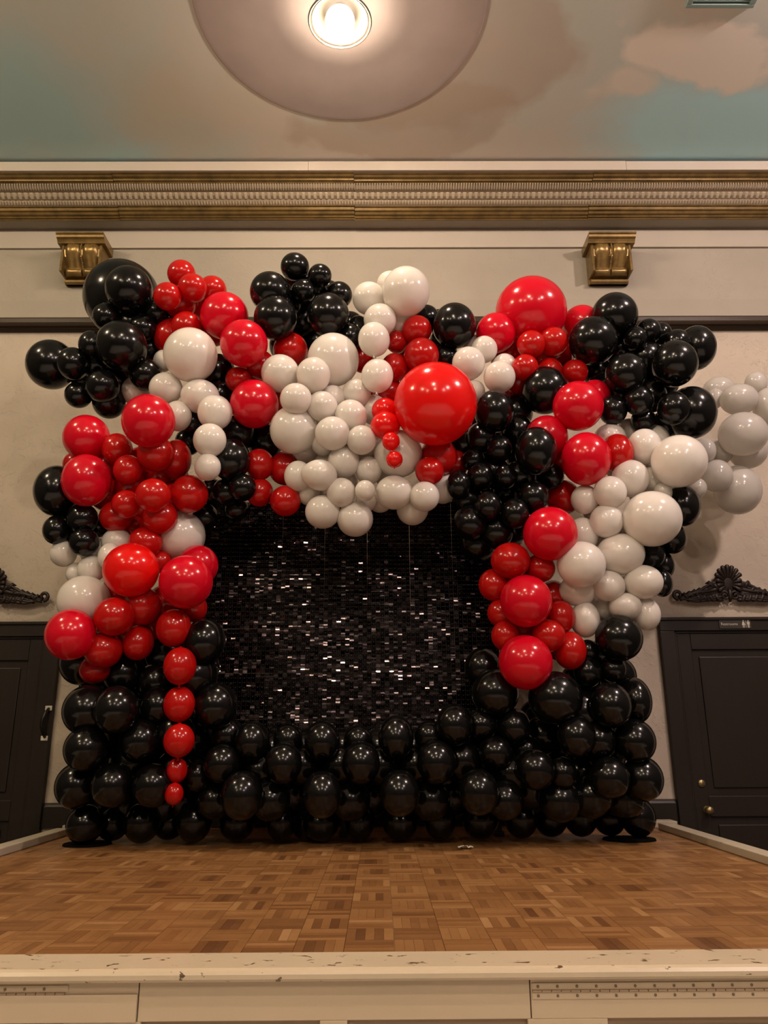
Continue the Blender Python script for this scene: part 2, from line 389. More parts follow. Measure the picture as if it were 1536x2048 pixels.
# ------------------------------------------------------------------ gold brackets
def corbel(x, zt, label):
    e = empty('scroll_bracket', (x, 6.205, zt-0.385)); e.scale = (0.985, 0.95, 0.385/0.435); tag(e, label, 'bracket', 'gold brackets under the cornice')
    H = 0.435; yb = 0.0
    def P(name, geo, smooth=False): return obj(name, geo, M['bronze'], e, smooth)
    P('back_plate', bx(-0.185, 0.185, -0.045, yb, 0.0, H-0.05, bev=0.008))
    P('bottom_ledge', extrude_profile([(0, 0.0), (-0.085, 0.0), (-0.085, 0.022), (-0.060, 0.035), (-0.060, 0.050), (0, 0.050)], -0.172, 0.172))
    P('top_slab', extrude_profile([(0, H-0.085), (-0.225, H-0.085), (-0.232, H-0.07), (-0.245, H-0.055), (-0.268, H-0.042), (-0.275, H-0.022), (-0.29, H-0.018), (-0.29, H), (0, H)], -0.215, 0.215))
    for s in (-1, 1): P('side_cheek', bx(s*0.172-0.012, s*0.172+0.012, -0.20, 0, 0.05, H-0.085, bev=0.006))
    # two fluted lobes following an S curve, each with a roll at its foot
    prof = [(-0.215, 0.350), (-0.226, 0.325), (-0.228, 0.295), (-0.218, 0.26), (-0.196, 0.225), (-0.168, 0.19), (-0.142, 0.16), (-0.125, 0.135), (-0.118, 0.118)]
    for s in (-1, 1):
        vs, fs = [], []; K = 9
        for (y, z) in prof:
            for k in range(K):
                u = -1+2*k/(K-1); edge = (1-abs(u)**4)
                vs.append((s*0.079+u*0.070, y+0.03-0.038*edge+0.010*math.exp(-(u/0.35)**2), z))
        for i in range(len(prof)-1):
            for k in range(K-1): fs.append((i*K+k, i*K+k+1, (i+1)*K+k+1, (i+1)*K+k))
        P('scroll_lobe', (vs, fs), True)
        bm = NB(); xs = [s*0.079-0.074, s*0.079-0.070, s*0.079-0.04, s*0.079, s*0.079+0.04, s*0.079+0.070, s*0.079+0.074]
        tube(bm, [(q, -0.105, 0.092) for q in xs], [0.034, 0.042, 0.046, 0.043, 0.046, 0.042, 0.034], 16)
        P('foot_roll', bm, True)
    bm = NB()
    for i in range(24):
        t = i/23*(len(prof)-1); a = int(min(t, len(prof)-2)); f = t-a
        y = prof[a][0]*(1-f)+prof[a+1][0]*f; z = prof[a][1]*(1-f)+prof[a+1][1]*f
        bmesh.ops.create_icosphere(bm, subdivisions=1, radius=0.0085, matrix=Matrix.Translation((0, y+0.004, z)))
    bd = P('bead_string', bm, True); bd['kind'] = 'stuff'
    P('core', extrude_profile([(0, 0.05), (-0.10, 0.05), (-0.10, 0.12), (-0.13, 0.17), (-0.18, 0.23), (-0.195, 0.30), (-0.19, H-0.085), (0, H-0.085)], -0.16, 0.16))
    return e
corbel(-2.668, 4.992, 'gilded scroll bracket above the left black balloons')
corbel(2.100, 4.985, 'gilded scroll bracket above the right black balloons')

# ------------------------------------------------------------------ ceiling lamps
LAMP_POS = ['left of the stage', '', 'right of the stage', 'over the left side of the hall', 'over the middle of the hall', 'over the right side of the hall', 'at the far left of the hall', 'at the far end of the hall', 'at the far right of the hall']
def lamp(i, x, y, strength, colr):
    vis = (i == 1)
    e = empty('ceiling_lamp', (x, y, CEIL))
    tag(e, ('round ceiling lamp with glowing globe in a rimmed dish above the arch' if vis else 'round ceiling lamp '+LAMP_POS[i]+', outside the picture'), 'lamp', 'ceiling lamps of the hall')
    zc = -0.125
    n = NT('lamp_glow'); em = n.n('ShaderNodeEmission'); em.inputs[0].default_value = (*colr, 1); em.inputs[1].default_value = strength
    n.l(em.outputs[0], n.out.inputs[0]); mg = n.m
    n = NT('lamp_glow_top'); em = n.n('ShaderNodeEmission'); em.inputs[0].default_value = (*colr, 1); em.inputs[1].default_value = strength*0.02
    n.l(em.outputs[0], n.out.inputs[0]); mt = n.m
    prof = [(0.102*math.sin(PI*k/20), -0.102*math.cos(PI*k/20)) for k in range(21)]
    prof[0] = (0.0005, -0.102); prof[-1] = (0.0005, 0.102)
    g = obj('globe', lathe(prof, 32), [mg, mt], e, True, (0, 0, zc))
    for p in g.data.polygons: p.material_index = 0 if p.center.z < 0.0 else 1
    if not vis: return
    obj('dish', lathe([(0.205, 0.0), (0.20, 0.008), (0.188, 0.025), (0.16, 0.045), (0.12, 0.062), (0.06, 0.072), (0.02, 0.074), (0.02, 0.08), (0.065, 0.078), (0.125, 0.068), (0.17, 0.050), (0.198, 0.030), (0.212, 0.008), (0.212, 0.0), (0.205, 0.0)], 48), M['lampdish'], e, True, (0, 0, zc+0.004))
    for rr, q, zz in ((0.216, 0.0075, -0.004), (0.196, 0.005, 0.006)):
        bm = NB(); N = 48
        prof = []
        vs = [bm.verts.new(((rr+q*math.cos(2*PI*j/8))*math.cos(2*PI*k/N), (rr+q*math.cos(2*PI*j/8))*math.sin(2*PI*k/N), q*math.sin(2*PI*j/8))) for k in range(N) for j in range(8)]
        for k in range(N):
            for j in range(8): bm.faces.new((vs[k*8+j], vs[((k+1) % N)*8+j], vs[((k+1) % N)*8+(j+1) % 8], vs[k*8+(j+1) % 8]))
        obj('rim', bm, M['lamprim'], e, True, (0, 0, zc+zz))
    obj('canopy', lathe([(0.001, 0.10), (0.05, 0.10), (0.05, 0.085), (0.02, 0.08), (0.001, 0.08)], 24), M['lamprim'], e, True, (0, 0, zc+0.01))
def mat_dish():
    n = NT('lamp_dish_glass'); n.set((0.10, 0.085, 0.06), 0.3)
    tr = n.n('ShaderNodeBsdfTransparent'); mx = n.n('ShaderNodeMixShader'); mx.inputs[0].default_value = 0.6
    n.l(n.b.outputs[0], mx.inputs[1]); n.l(tr.outputs[0], mx.inputs[2]); n.l(mx.outputs[0], n.out.inputs[0]); return n.m
M['lampdish'] = mat_dish()
M['lamprim'] = simple('lamp_rim_enamel', (0.10, 0.09, 0.06), 0.3)
for i, L in enumerate(LAMPS): lamp(i, *L)

# air vent in the ceiling
v = empty('ceiling_vent', (2.40, 4.045, CEIL)); tag(v, 'grey green air grille set in the ceiling at upper right', 'vent')
bm = NB()
for a in ((-0.24, 0.24, 0.13, 0.16), (-0.24, 0.24, -0.16, -0.13), (-0.24, -0.20, -0.13, 0.13), (0.20, 0.24, -0.13, 0.13)): box(bm, a[0], a[1], a[2], a[3], -0.025, 0.0, bev=0.004)
obj('frame', bm, M['vent'], v)
obj('backing', bx(-0.2, 0.2, -0.13, 0.13, -0.004, 0.0), M['ventdark'], v)
for k in range(9):
    s = obj('slat', bx(-0.2, 0.2, -0.012, 0.012, -0.002, 0.002), M['vent'], v); s.location = (0, -0.115+k*0.0288, -0.012); s.rotation_euler = (R(35), 0, 0)

# ------------------------------------------------------------------ baseboard, doors, carved onlays
tag(obj('baseboard_back', extrude_profile([(WALL_Y, 0), (WALL_Y-0.025, 0), (WALL_Y-0.025, 0.15), (WALL_Y-0.015, 0.165), (WALL_Y-0.012, 0.178), (WALL_Y, 0.178)], -2.575, 2.265), M['dark']), 'dark wooden baseboard along the stage back wall', kind='structure')
def door(name, xe, s, ztop, label, head, jamb, rail, stile):
    """xe: edge nearest the stage, s: +1 door runs to the right, -1 to the left"""
    W = 1.25
    e = empty(name, (xe, WALL_Y, HALL)); tag(e, label, kind='structure')
    T = ztop-HALL
    def P(nm, a, b, y0, y1, z0, z1, bev=0.005):
        xa, xb = sorted((s*a, s*b)); return obj(nm, bx(xa, xb, y0, y1, z0, z1, bev=bev), M['dark'], e)
    P('head_casing', 0, W, -0.055, 0, T-head, T)
    P('head_cap', -0.012, W+0.012, -0.07, 0, T-0.022, T+0.004)
    P('jamb_casing', 0, jamb, -0.05, 0, 0, T-head)
    P('jamb_casing', W-jamb, W, -0.05, 0, 0, T-head)
    P('stop_bead', jamb, jamb+0.018, -0.036, 0, 0, T-head)
    P('top_bead', jamb, W-jamb, -0.036, 0, T-head-0.018, T-head)
    l0, l1 = jamb+0.018, W-jamb-0.018; t = T-head-0.018
    P('stile', l0, l0+stile, -0.028, 0, 0.01, t); P('stile', l1-stile, l1, -0.028, 0, 0.01, t)
    P('top_rail', l0+stile, l1-stile, -0.028, 0, t-rail, t)
    P('lock_rail', l0+stile, l1-stile, -0.028, 0, 0.95, 1.10)
    P('bottom_rail', l0+stile, l1-stile, -0.028, 0, 0.01, 0.22)
    for z0, z1 in ((1.10, t-rail), (0.22, 0.95)):
        P('panel', l0+stile, l1-stile, -0.008, 0, z0, z1, 0.0)
        P('raised_field', l0+stile+0.055, l1-stile-0.055, -0.020, 0, z0+0.055, z1-0.055, 0.008)
    return e
d1 = door('door_1', -2.566, -1, 1.553, 'dark panelled door beside the stage on the left', 0.115, 0.13, 0.17, 0.10)
d2 = door('door_2', 2.262, 1, 1.562, 'dark panelled restroom door beside the stage on the right', 0.105, 0.12, 0.13, 0.11)
# pull handle on the left door frame
h = empty('door_pull', (-2.60, WALL_Y-0.05, 0.66)); h.parent = d1; h.matrix_parent_inverse = Matrix.Translation((2.566, -WALL_Y, -HALL))
bm = NB(); tube(bm, [(0.0, -0.003, 0.0), (-0.006, -0.03, 0.03), (-0.014, -0.045, 0.075), (-0.016, -0.047, 0.11), (-0.010, -0.045, 0.15), (0.0, -0.03, 0.19), (0.006, -0.003, 0.215)], [0.012, 0.013, 0.015, 0.016, 0.015, 0.013, 0.012], 10)
obj('grip', bm, M['black_iron'], h, True)
for z, dx in ((-0.008, -0.004), (0.218, 0.004)):
    p = obj('mount_plate', bx(dx-0.027, dx+0.027, -0.006, 0.0, z-0.018, z+0.018, bev=0.003), M['white_plate'], h); p['label'] = 'white mounting plate'
# knob and key plate on the right door
k = obj('door_knob', lathe([(0.001, -0.075), (0.022, -0.073), (0.032, -0.06), (0.033, -0.048), (0.022, -0.034), (0.011, -0.028), (0.011, -0.008), (0.030, -0.006), (0.030, 0.0), (0.001, 0.0)], 24), M['brass'], d2, True)
k.matrix_parent_inverse = Matrix.Identity(4); k.location = (0.222, -0.028, 1.0); k.rotation_euler = (R(-90), 0, 0)
kp = obj('lock_plate', lathe([(0.001, -0.012), (0.024, -0.010), (0.03, -0.004), (0.03, 0.0), (0.001, 0.0)], 24), M['brass'], d2, True)
kp.location = (0.205, -0.028, 1.19); kp.rotation_euler = (R(-90), 0, 0)
# restroom sign
sg = empty('restroom_sign', (2.868, WALL_Y-0.056, 1.511)); tag(sg, 'small dark restroom sign with two figures above the right door', 'sign')
obj('plate', bx(-0.125, 0.135, -0.006, 0.0, -0.040, 0.042, bev=0.002), M['sign'], sg)
def text_mesh(name, body, size, m, parent, loc):
    cu = bpy.data.curves.new(name, 'FONT'); cu.body = body; cu.size = size; cu.extrude = 0.0006; cu.align_x = 'LEFT'
    t = bpy.data.objects.new(name, cu); C.objects.link(t)
    me = bpy.data.meshes.new_from_object(t.evaluated_get(bpy.context.evaluated_depsgraph_get()))
    bpy.data.objects.remove(t, do_unlink=True)
    me.materials.clear(); me.materials.append(m)
    o = link(bpy.data.objects.new(name, me), parent); o.location = loc; o.rotation_euler = (R(90), 0, 0); return o
text_mesh('lettering', 'Restrooms', 0.031, M['letter'], sg, (-0.112, -0.0065, -0.012))
def figure(x, woman):
    bm = NB(); y = -0.0068
    def q(*p):
        vs = [bm.verts.new((x+a, y, b)) for a, b in p]; bm.faces.new(vs)
    bmesh.ops.create_circle(bm, cap_ends=True, segments=12, radius=0.0058, matrix=Matrix.Translation((x, y, 0.025)) @ Matrix.Rotation(R(90), 4, 'X'))
    if woman:
        q((-0.006, 0.017), (0.006, 0.017), (0.014, -0.012), (-0.014, -0.012)); q((-0.007, -0.012), (-0.002, -0.012), (-0.002, -0.032), (-0.007, -0.032)); q((0.002, -0.012), (0.007, -0.012), (0.007, -0.032), (0.002, -0.032))
    else:
        q((-0.011, 0.017), (0.011, 0.017), (0.011, -0.006), (-0.011, -0.006)); q((-0.007, -0.006), (-0.001, -0.006), (-0.001, -0.032), (-0.007, -0.032)); q((0.001, -0.006), (0.007, -0.006), (0.007, -0.032), (0.001, -0.032))
    obj('figure_symbol', bm, M['letter'], sg)
figure(0.072, True); figure(0.112, False)
obj('divider', bx(0.090, 0.0925, -0.0072, -0.006, -0.030, 0.030), M['letter'], sg)

def onlay(x, zb, label):
    """carved shell between two leafy scrolls"""
    e = empty('carved_onlay', (x, WALL_Y-0.034, zb)); e.scale = (1, 0.72, 1); tag(e, label, 'carving', 'carved shells over the doors')
    # shell of radiating ribs
    bm = NB(); n = 13
    for i in range(n):
        a = R(-28+236*i/(n-1)); L = 0.150 if 2 < i < 10 else 0.125
        pts = []; rad = []
        for t in (0.0, 0.25, 0.5, 0.75, 0.92, 1.0):
            r = 0.02+L*t
            pts.append((math.cos(a)*r*0.74, -0.012-0.050*math.sin(min(1, t*1.15)*PI*0.62), 0.135+math.sin(a)*r*0.92)); rad.append(0.005+0.0165*t if t < 0.95 else 0.010)
        tube(bm, pts, rad, 8)
    bmesh.ops.create_uvsphere(bm, u_segments=20, v_segments=12, radius=1.0, matrix=Matrix.Translation((0, 0.0, 0.155)) @ Matrix.Diagonal((0.095, 0.045, 0.120, 1)))
    obj('shell', bm, M['carved'], e, True)
    bm = NB()
    for s in (-1, 1):     # paired volutes under the shell
        pts = []; rad = []
        for k in range(22):
            a = k/21*2.4*2*PI/1.5; r = 0.042*(1-k/24)
            pts.append((s*(0.042+math.cos(a)*r), -0.035-0.0008*k, 0.035+math.sin(a)*r)); rad.append(0.012*(1-k/40))
        tube(bm, pts, rad, 8)
    tube(bm, [(0, -0.02, -0.01), (0, -0.05, 0.02), (0, -0.055, 0.06), (0, -0.04, 0.10)], [0.010, 0.020, 0.018, 0.008], 8)
    obj('centre_scroll', bm, M['carved'], e, True)
    for s in (-1, 1):
        bm = NB()
        # long strands that sweep outward and curl up at the tip
        for j in range(6):
            pts = []; rad = []; N = 16
            for k in range(N):
                t = k/(N-1)
                xx = 0.06+0.355*t; top = 0.150-0.028*j
                zz = top*(1-t)**1.1+0.030*math.sin(t*PI*1.1)*(0.5 if j < 3 else -0.6)+0.012*t+0.008*math.sin(t*9+j)
                pts.append((s*xx, -0.030-0.022*math.sin(t*PI*0.9)+0.004*(j % 2), zz)); rad.append((0.016-0.008*t)*(1 if j != 2 else 1.25))
            tube(bm, pts, rad, 7)
        pts = []; rad = []
        for k in range(18):
            a = -PI/2+k/17*PI*1.75; r = 0.036*(1-0.45*k/17)
            pts.append((s*(0.425+math.cos(a)*r), -0.03, 0.046+math.sin(a)*r)); rad.append(0.017-0.004*k/17)
        tube(bm, pts, rad, 8)
        # overlapping leaf lobes
        for k in range(7):
            x0 = 0.085+0.043*k; z0 = 0.118-0.013*k+(0.03 if k == 1 else 0)
            tube(bm, [(s*x0, -0.03, z0-0.05), (s*(x0+0.014), -0.05, z0-0.012), (s*(x0+0.034), -0.042, z0+0.012), (s*(x0+0.056), -0.02, z0+0.002)], [0.010, 0.019, 0.015, 0.005], 7)
        for k in range(4):
            x0 = 0.10+0.05*k
            tube(bm, [(s*(x0+0.03), -0.03, 0.055), (s*(x0+0.012), -0.052, 0.025), (s*x0, -0.05, -0.004), (s*(x0-0.024), -0.03, -0.012)], [0.009, 0.017, 0.015, 0.006], 7)
        tube(bm, [(s*0.05, -0.012, 0.06), (s*0.2, -0.012, 0.055), (s*0.32, -0.012, 0.04), (s*0.42, -0.012, 0.025)], [0.035, 0.04, 0.03, 0.014], 8)
        obj('leaf_scroll', bm, M['carved'], e, True)
    return e
onlay(2.862, 1.705, 'dark carved shell and leaf ornament over the restroom door')
onlay(-3.160, 1.715, 'dark carved leaf ornament over the left door')

# ------------------------------------------------------------------ stage
SXL, SXR, SF = -2.30, 2.16, 2.50
st = empty('stage', (0, SF, HALL)); tag(st, 'raised stage with oak parquet top and cream painted front', 'stage', kind='structure')
INV = Matrix.Translation((0, -SF, -HALL))
def spart(name, geo, m, smooth=False):
    o = obj(name, geo, m, st, smooth); o.matrix_parent_inverse = INV; return o
spart('platform', bx(SXL, SXR, SF+0.10, WALL_Y, HALL, -0.010), M['stagepaint'])
spart('nosing', extrude_profile([(SF+0.185, -0.012), (SF+0.185, 0.003), (SF+0.02, 0.003), (SF+0.006, -0.001), (SF, -0.010), (SF, -0.022), (SF+0.008, -0.030), (SF+0.06, -0.032)], SXL-0.02, SXR+0.02), M['nosing'])
spart('front_ground', bx(SXL, SXR, SF+0.055, SF+0.11, HALL, -0.030), M['recess'])
# front boards (top rail, stiles) with sunk panels between them
rails = [(SXL, -0.703), (-0.700, 0.4295), (0.4325, SXR)]
for a, b in rails: spart('top_rail_board', bx(a, b, SF+0.036, SF+0.058, -0.137, -0.031, bev=0.002), M['stagepaint'])
spart('cleat', bx(SXL, -0.703, SF+0.029, SF+0.036, -0.137, -0.066, bev=0.002), M['stagepaint'])
for a, b in ((-0.911, -0.690), (-0.177, -0.098), (0.420, 0.650), (SXL, -1.60), (1.33, SXR)): spart('stile_board', bx(a, b, SF+0.036, SF+0.058, HALL, -0.137, bev=0.002), M['stagepaint'])
for a, b in ((-1.60, -0.911), (-0.690, -0.177), (-0.098, 0.420), (0.650, 1.33)):
    spart('sunk_panel', bx(a+0.02, b-0.02, SF+0.046, SF+0.056, HALL+0.05, -0.160, bev=0.004), M['recess'])
# piano hinges
def hinge(x0, x1, z, label):
    e = empty('piano_hinge', ((x0+x1)/2, SF+0.036, z)); tag(e, label, 'hinge', 'long painted hinges on the stage front')
    L = (x1-x0)/2
    obj('leaf', bx(-L, L, -0.003, 0, 0.003, 0.021, bev=0.0008), M['stagepaint'], e)
    obj('leaf', bx(-L, L, -0.003, 0, -0.021, -0.003, bev=0.0008), M['stagepaint'], e)
    bm = NB(); n = int(2*L/0.028)
    for i in range(n): tube(bm, [(-L+0.028*i+0.001, -0.004, 0), (-L+0.028*i+0.0265, -0.004, 0)], [0.0036, 0.0036], 8)
    kn = obj('knuckles', bm, M['recess'], e); kn['kind'] = 'stuff'
    sm = None
    n = int(2*L/0.0565)
    for i in range(n):
        for dz in (0.012, -0.012):
            if sm is None:
                o = obj('screw', lathe([(0.0002, -0.0022), (0.003, -0.002), (0.0042, -0.0008), (0.0042, 0.0)], 10), M['screw'], e, True); sm = o.data
            else: o = link(bpy.data.objects.new('screw', sm), e)
            o.location = (-L+0.0175+0.0565*i, -0.003, dz); o.rotation_euler = (R(-90), 0, 0)
hinge(0.436, 1.50, -0.066, 'long painted piano hinge on the right of the stage front')
hinge(-1.50, -0.905, -0.063, 'short painted piano hinge on the left of the stage front')
# parquet: squares of five fingers, turned in alternate squares
TILE = 0.160; rng = random.Random(11)
def tile_mesh(name, vert):
    vs, fs, tn = [], [], []
    h = TILE/2-0.0006; n = 5; wd = 2*h/n; base = rng.uniform(0.34, 0.62)
    for i in range(n):
        a0, a1 = -h+i*wd+0.0004, -h+(i+1)*wd-0.0004
        z = rng.uniform(-0.0004, 0.0004); b = len(vs); t = min(1, max(0, base+rng.gauss(0, 0.16)))
        q = [(a0, -h), (a1, -h), (a1, h), (a0, h)]
        if not vert: q = [(y, x) for x, y in q]
        vs += [(x, y, -0.010) for x, y in q]+[(x, y, z) for x, y in q]
        fs += [(b+4, b+5, b+6, b+7), (b, b+1, b+5, b+4), (b+1, b+2, b+6, b+5), (b+2, b+3, b+7, b+6), (b+3, b, b+4, b+7)]
        tn += [t]*8
    me = bpy.data.meshes.new(name); me.from_pydata(vs, [], fs); me.update()
    bm = bmesh.new(); bm.from_mesh(me); bmesh.ops.recalc_face_normals(bm, faces=bm.faces[:]); bm.to_mesh(me); bm.free()
    at = me.attributes.new('tone', 'FLOAT', 'POINT')
    for i, t in enumerate(tn): at.data[i].value = t
    me.materials.append(M['parquet']); return me
V = [[tile_mesh('parquet_tile', False) for _ in range(10)], [tile_mesh('parquet_tile', True) for _ in range(10)]]
tiles = []
ny = int((WALL_Y-SF-0.185)/TILE)+1
for j in range(ny):
    for i in range(-14, 14):
        x = -0.118+TILE/2+i*TILE; y = SF+0.186+TILE/2+j*TILE
        if x-TILE/2 < SXL or x+TILE/2 > SXR+0.02 or y > WALL_Y-0.05: continue
        tiles.append((x, y, (i+j) % 2))
def inview(t): return abs(t[0]) < 0.48*t[1]+0.12
tiles.sort(key=lambda t: (not inview(t), t[1]))
rv, rf, rt = [], [], []
for k, (x, y, o_) in enumerate(tiles):
    me = rng.choice(V[o_])
    if k < 290:
        o = link(bpy.data.objects.new('parquet_tile', me), st); o.matrix_parent_inverse = INV
        o.location = (x, y, 0); 
        if rng.random() < 0.5: o.rotation_euler = (0, 0, PI)
    else:
        b = len(rv); sg_ = 1 if rng.random() < 0.5 else -1
        rv += [(x+sg_*q.co.x, y+sg_*q.co.y, q.co.z) for q in me.vertices]; rf += [tuple(b+i for i in p.vertices) for p in me.polygons]
        off = rng.uniform(-0.12, 0.12); rt += [a.value+off for a in me.attributes['tone'].data]
o = spart('parquet_field', (rv, rf), M['parquet']); o['kind'] = 'stuff'
at = o.data.attributes.new('tone', 'FLOAT', 'POINT')
for i, t in enumerate(rt): at.data[i].value = t
# kerb timbers on both sides
def curb(x0, x1, y0, y1, label, name='kerb_timber'):
    o = obj(name, bx(-(x1-x0)/2, (x1-x0)/2, -(y1-y0)/2, (y1-y0)/2, 0, 0.045, bev=0.005), M['curb'], None, False, ((x0+x1)/2, (y0+y1)/2, 0.001))
    tag(o, label, 'timber', 'white timbers edging the stage'); return o
curb(1.985, 2.085, 2.75, 5.93, 'long white timber along the right stage edge')
curb(-2.275, -2.175, 2.75, 5.83, 'long white timber along the left stage edge')
curb(1.86, 2.16, 6.02, 6.16, 'short white timber lying at the back right stage corner')
curb(-2.30, -1.95, 6.00, 6.14, 'short white timber lying at the back left stage corner')
# black mats and paper scrap under the arch
def floor_mat(x, y, rx, ry, label):
    bm = NB(); bmesh.ops.create_cone(bm, cap_ends=True, segments=32, radius1=1, radius2=0.97, depth=0.010)
    for v_ in bm.verts: v_.co = Vector((v_.co.x*rx, v_.co.y*ry, v_.co.z+0.005))
    tag(obj('base_plate', bm, M['mat'], None, False, (x, y, 0.002)), label, 'base', 'flat base plates of the arch')
floor_mat(-1.86, 5.30, 0.15, 0.15, 'flat black base plate under the left black stack')
floor_mat(1.60, 5.36, 0.17, 0.15, 'flat black base plate under the right black stack')
bm = NB(); rng = random.Random(5)
bmesh.ops.create_grid(bm, x_segments=9, y_segments=5, size=1)
for v_ in bm.verts: v_.co = Vector((v_.co.x*0.045, v_.co.y*0.022, 0.012+0.014*rng.random()-0.01*abs(v_.co.x)))
bmesh.ops.solidify(bm, geom=bm.faces[:], thickness=0.001)
tag(obj('paper_scrap', bm, M['paper'], None, False, (0.505, 4.99, 0.0)), 'small crumpled white scrap on the floor before the black base', 'scrap')

# ------------------------------------------------------------------ sequin wall
def mat_sequin():
    n = NT('black_sequin'); oi = n.n('ShaderNodeNewGeometry')
    cl = n.ramp(oi.outputs['Random Per Island'], [(0.0, (0.006, 0.005, 0.0055)), (0.6, (0.016, 0.013, 0.014)), (1.0, (0.055, 0.043, 0.046))])
    return n.set(cl, 0.10, 1.0)
M['sequin'] = mat_sequin()
PX0, PY, PN, PITCH_ = -1.355, 5.60, 0.3155, 0.03155
sw = empty('shimmer_wall', (PX0+3.5*PN, PY, 0.0)); tag(sw, 'black square sequin backdrop wall framed by the balloon arch', 'backdrop')
rng = random.Random(21)
def seq_panel(ix, iz):
    x0 = PX0+ix*PN; z0 = 0.14+iz*PN
    p = obj('sequin_panel', bx(0.0012, PN-0.0012, 0.0, 0.006, 0.0012, PN-0.0012), M['panelgrid'], sw)
    p.location = (x0-(PX0+3.5*PN), 0, z0)
    vs, fs = [], []; pv, pf = [], []
    for i in range(10):
        for j in range(10):
            cx = (i+0.5)*PITCH_; cz = (j+0.5)*PITCH_; h = PITCH_*0.468
            ax = R(max(-3.0, rng.gauss(*((10.5, 5.0) if iz < 4 else (7.0, 4.0) if iz == 4 else (4.6, 1.6))))); az = R(rng.gauss(0, 5.5))
            # each sequin hangs from its pin and is bowed a little from top to bottom
            b = len(vs); y_, z_ = -0.008, cz+h*0.93; ca, sa = math.cos(az), math.sin(az)
            for k in range(4):
                for a in (-h, h): vs.append((cx+a*ca, y_+a*sa, z_))
                t_ = ax+R((-4.5, 0.0, 4.5)[k] if k < 3 else 0)
                y_ -= math.sin(t_)*h*0.62; z_ -= math.cos(t_)*h*0.62
            fs += [(b+2*k, b+2*k+2, b+2*k+3, b+2*k+1) for k in range(3)]
            b = len(pv); s_ = 0.0022
            for (a, y, c_) in ((-s_, -0.012, 0), (0, -0.012, -s_), (s_, -0.012, 0), (0, -0.012, s_), (0, -0.0145, 0)): pv.append((cx+a, y, cz+h*0.80+c_))
            pf += [(b, b+1, b+4), (b+1, b+2, b+4), (b+2, b+3, b+4), (b+3, b, b+4)]
    s = obj('sequins', (vs, fs), M['sequin'], p); s['kind'] = 'stuff'
    s = obj('pins', (pv, pf), M['pin'], p); s['kind'] = 'stuff'
for iz in range(7):
    for ix in range(7): seq_panel(ix, iz)
for x in (-1.05, 0.0, 1.05):
    obj('stand_post', bx(x-0.02, x+0.02, 0.02, 0.06, 0.0, 2.34), M['black_iron'], sw)
    obj('stand_foot', bx(x-0.03, x+0.03, -0.02, 0.40, 0.0, 0.03), M['black_iron'], sw)
obj('top_rail', bx(-1.104, 1.104, -0.002, 0.03, 2.350, 2.358), M['panelgrid'], sw)

# ------------------------------------------------------------------ balloons
def balloon_profile(kind):
    P = []
    if kind == 'round':     # front pole at +z, neck at -z
        for k in range(0, 25):
            a = PI*k/24*0.955
            r = math.sin(a); z = math.cos(a)
            if z < 0: z *= 1.0+0.16*(-z)**2.2; r *= 1.0-0.10*(-z if z > -1 else 1)**3
            P.append((max(r, 0.0008), z))
        P += [(0.075, -1.19), (0.055, -1.24), (0.05, -1.27), (0.085, -1.29), (0.085, -1.31), (0.03, -1.32)]
    elif kind == 'link':    # two necks
        for k in range(0, 25):
            a = PI*(0.035+0.93*k/24); P.append((max(math.sin(a)**0.96, 0.001), math.cos(a)*1.0))
        P = [(0.02, 1.05), (0.06, 1.04)]+P+[(0.06, -1.04), (0.02, -1.05)]
    return P
def knot_mesh(m):
    vs, fs = lathe([(0.02, 0.06), (0.055, 0.05), (0.07, 0.02), (0.05, -0.01), (0.06, -0.04), (0.105, -0.10), (0.115, -0.115), (0.10, -0.12), (0.03, -0.07)], 12)
    me = bpy.data.meshes.new('knot'); me.from_pydata(vs, [], fs); me.update(); me.materials.append(M[m])
    for p in me.polygons: p.use_smooth = True
    return me
BM = {}
def bmesh_for(kind, col):
    if (kind, col) not in BM:
        vs, fs = lathe(balloon_profile(kind), 36)
        me = bpy.data.meshes.new('balloon'); me.from_pydata(vs, [], fs); me.update()
        bm = bmesh.new(); bm.from_mesh(me); bmesh.ops.remove_doubles(bm, verts=bm.verts, dist=0.003); bmesh.ops.recalc_face_normals(bm, faces=bm.faces[:]); bm.to_mesh(me); bm.free()
        for p in me.polygons: p.use_smooth = True
        me.materials.append(M[col]); BM[(kind, col)] = me
    return BM[(kind, col)]
KM = {}
NAMES = {'K': 'black_balloon', 'R': 'red_balloon', 'C': 'red_balloon', 'B': 'red_balloon', 'W': 'white_balloon', 'T': 'white_balloon'}
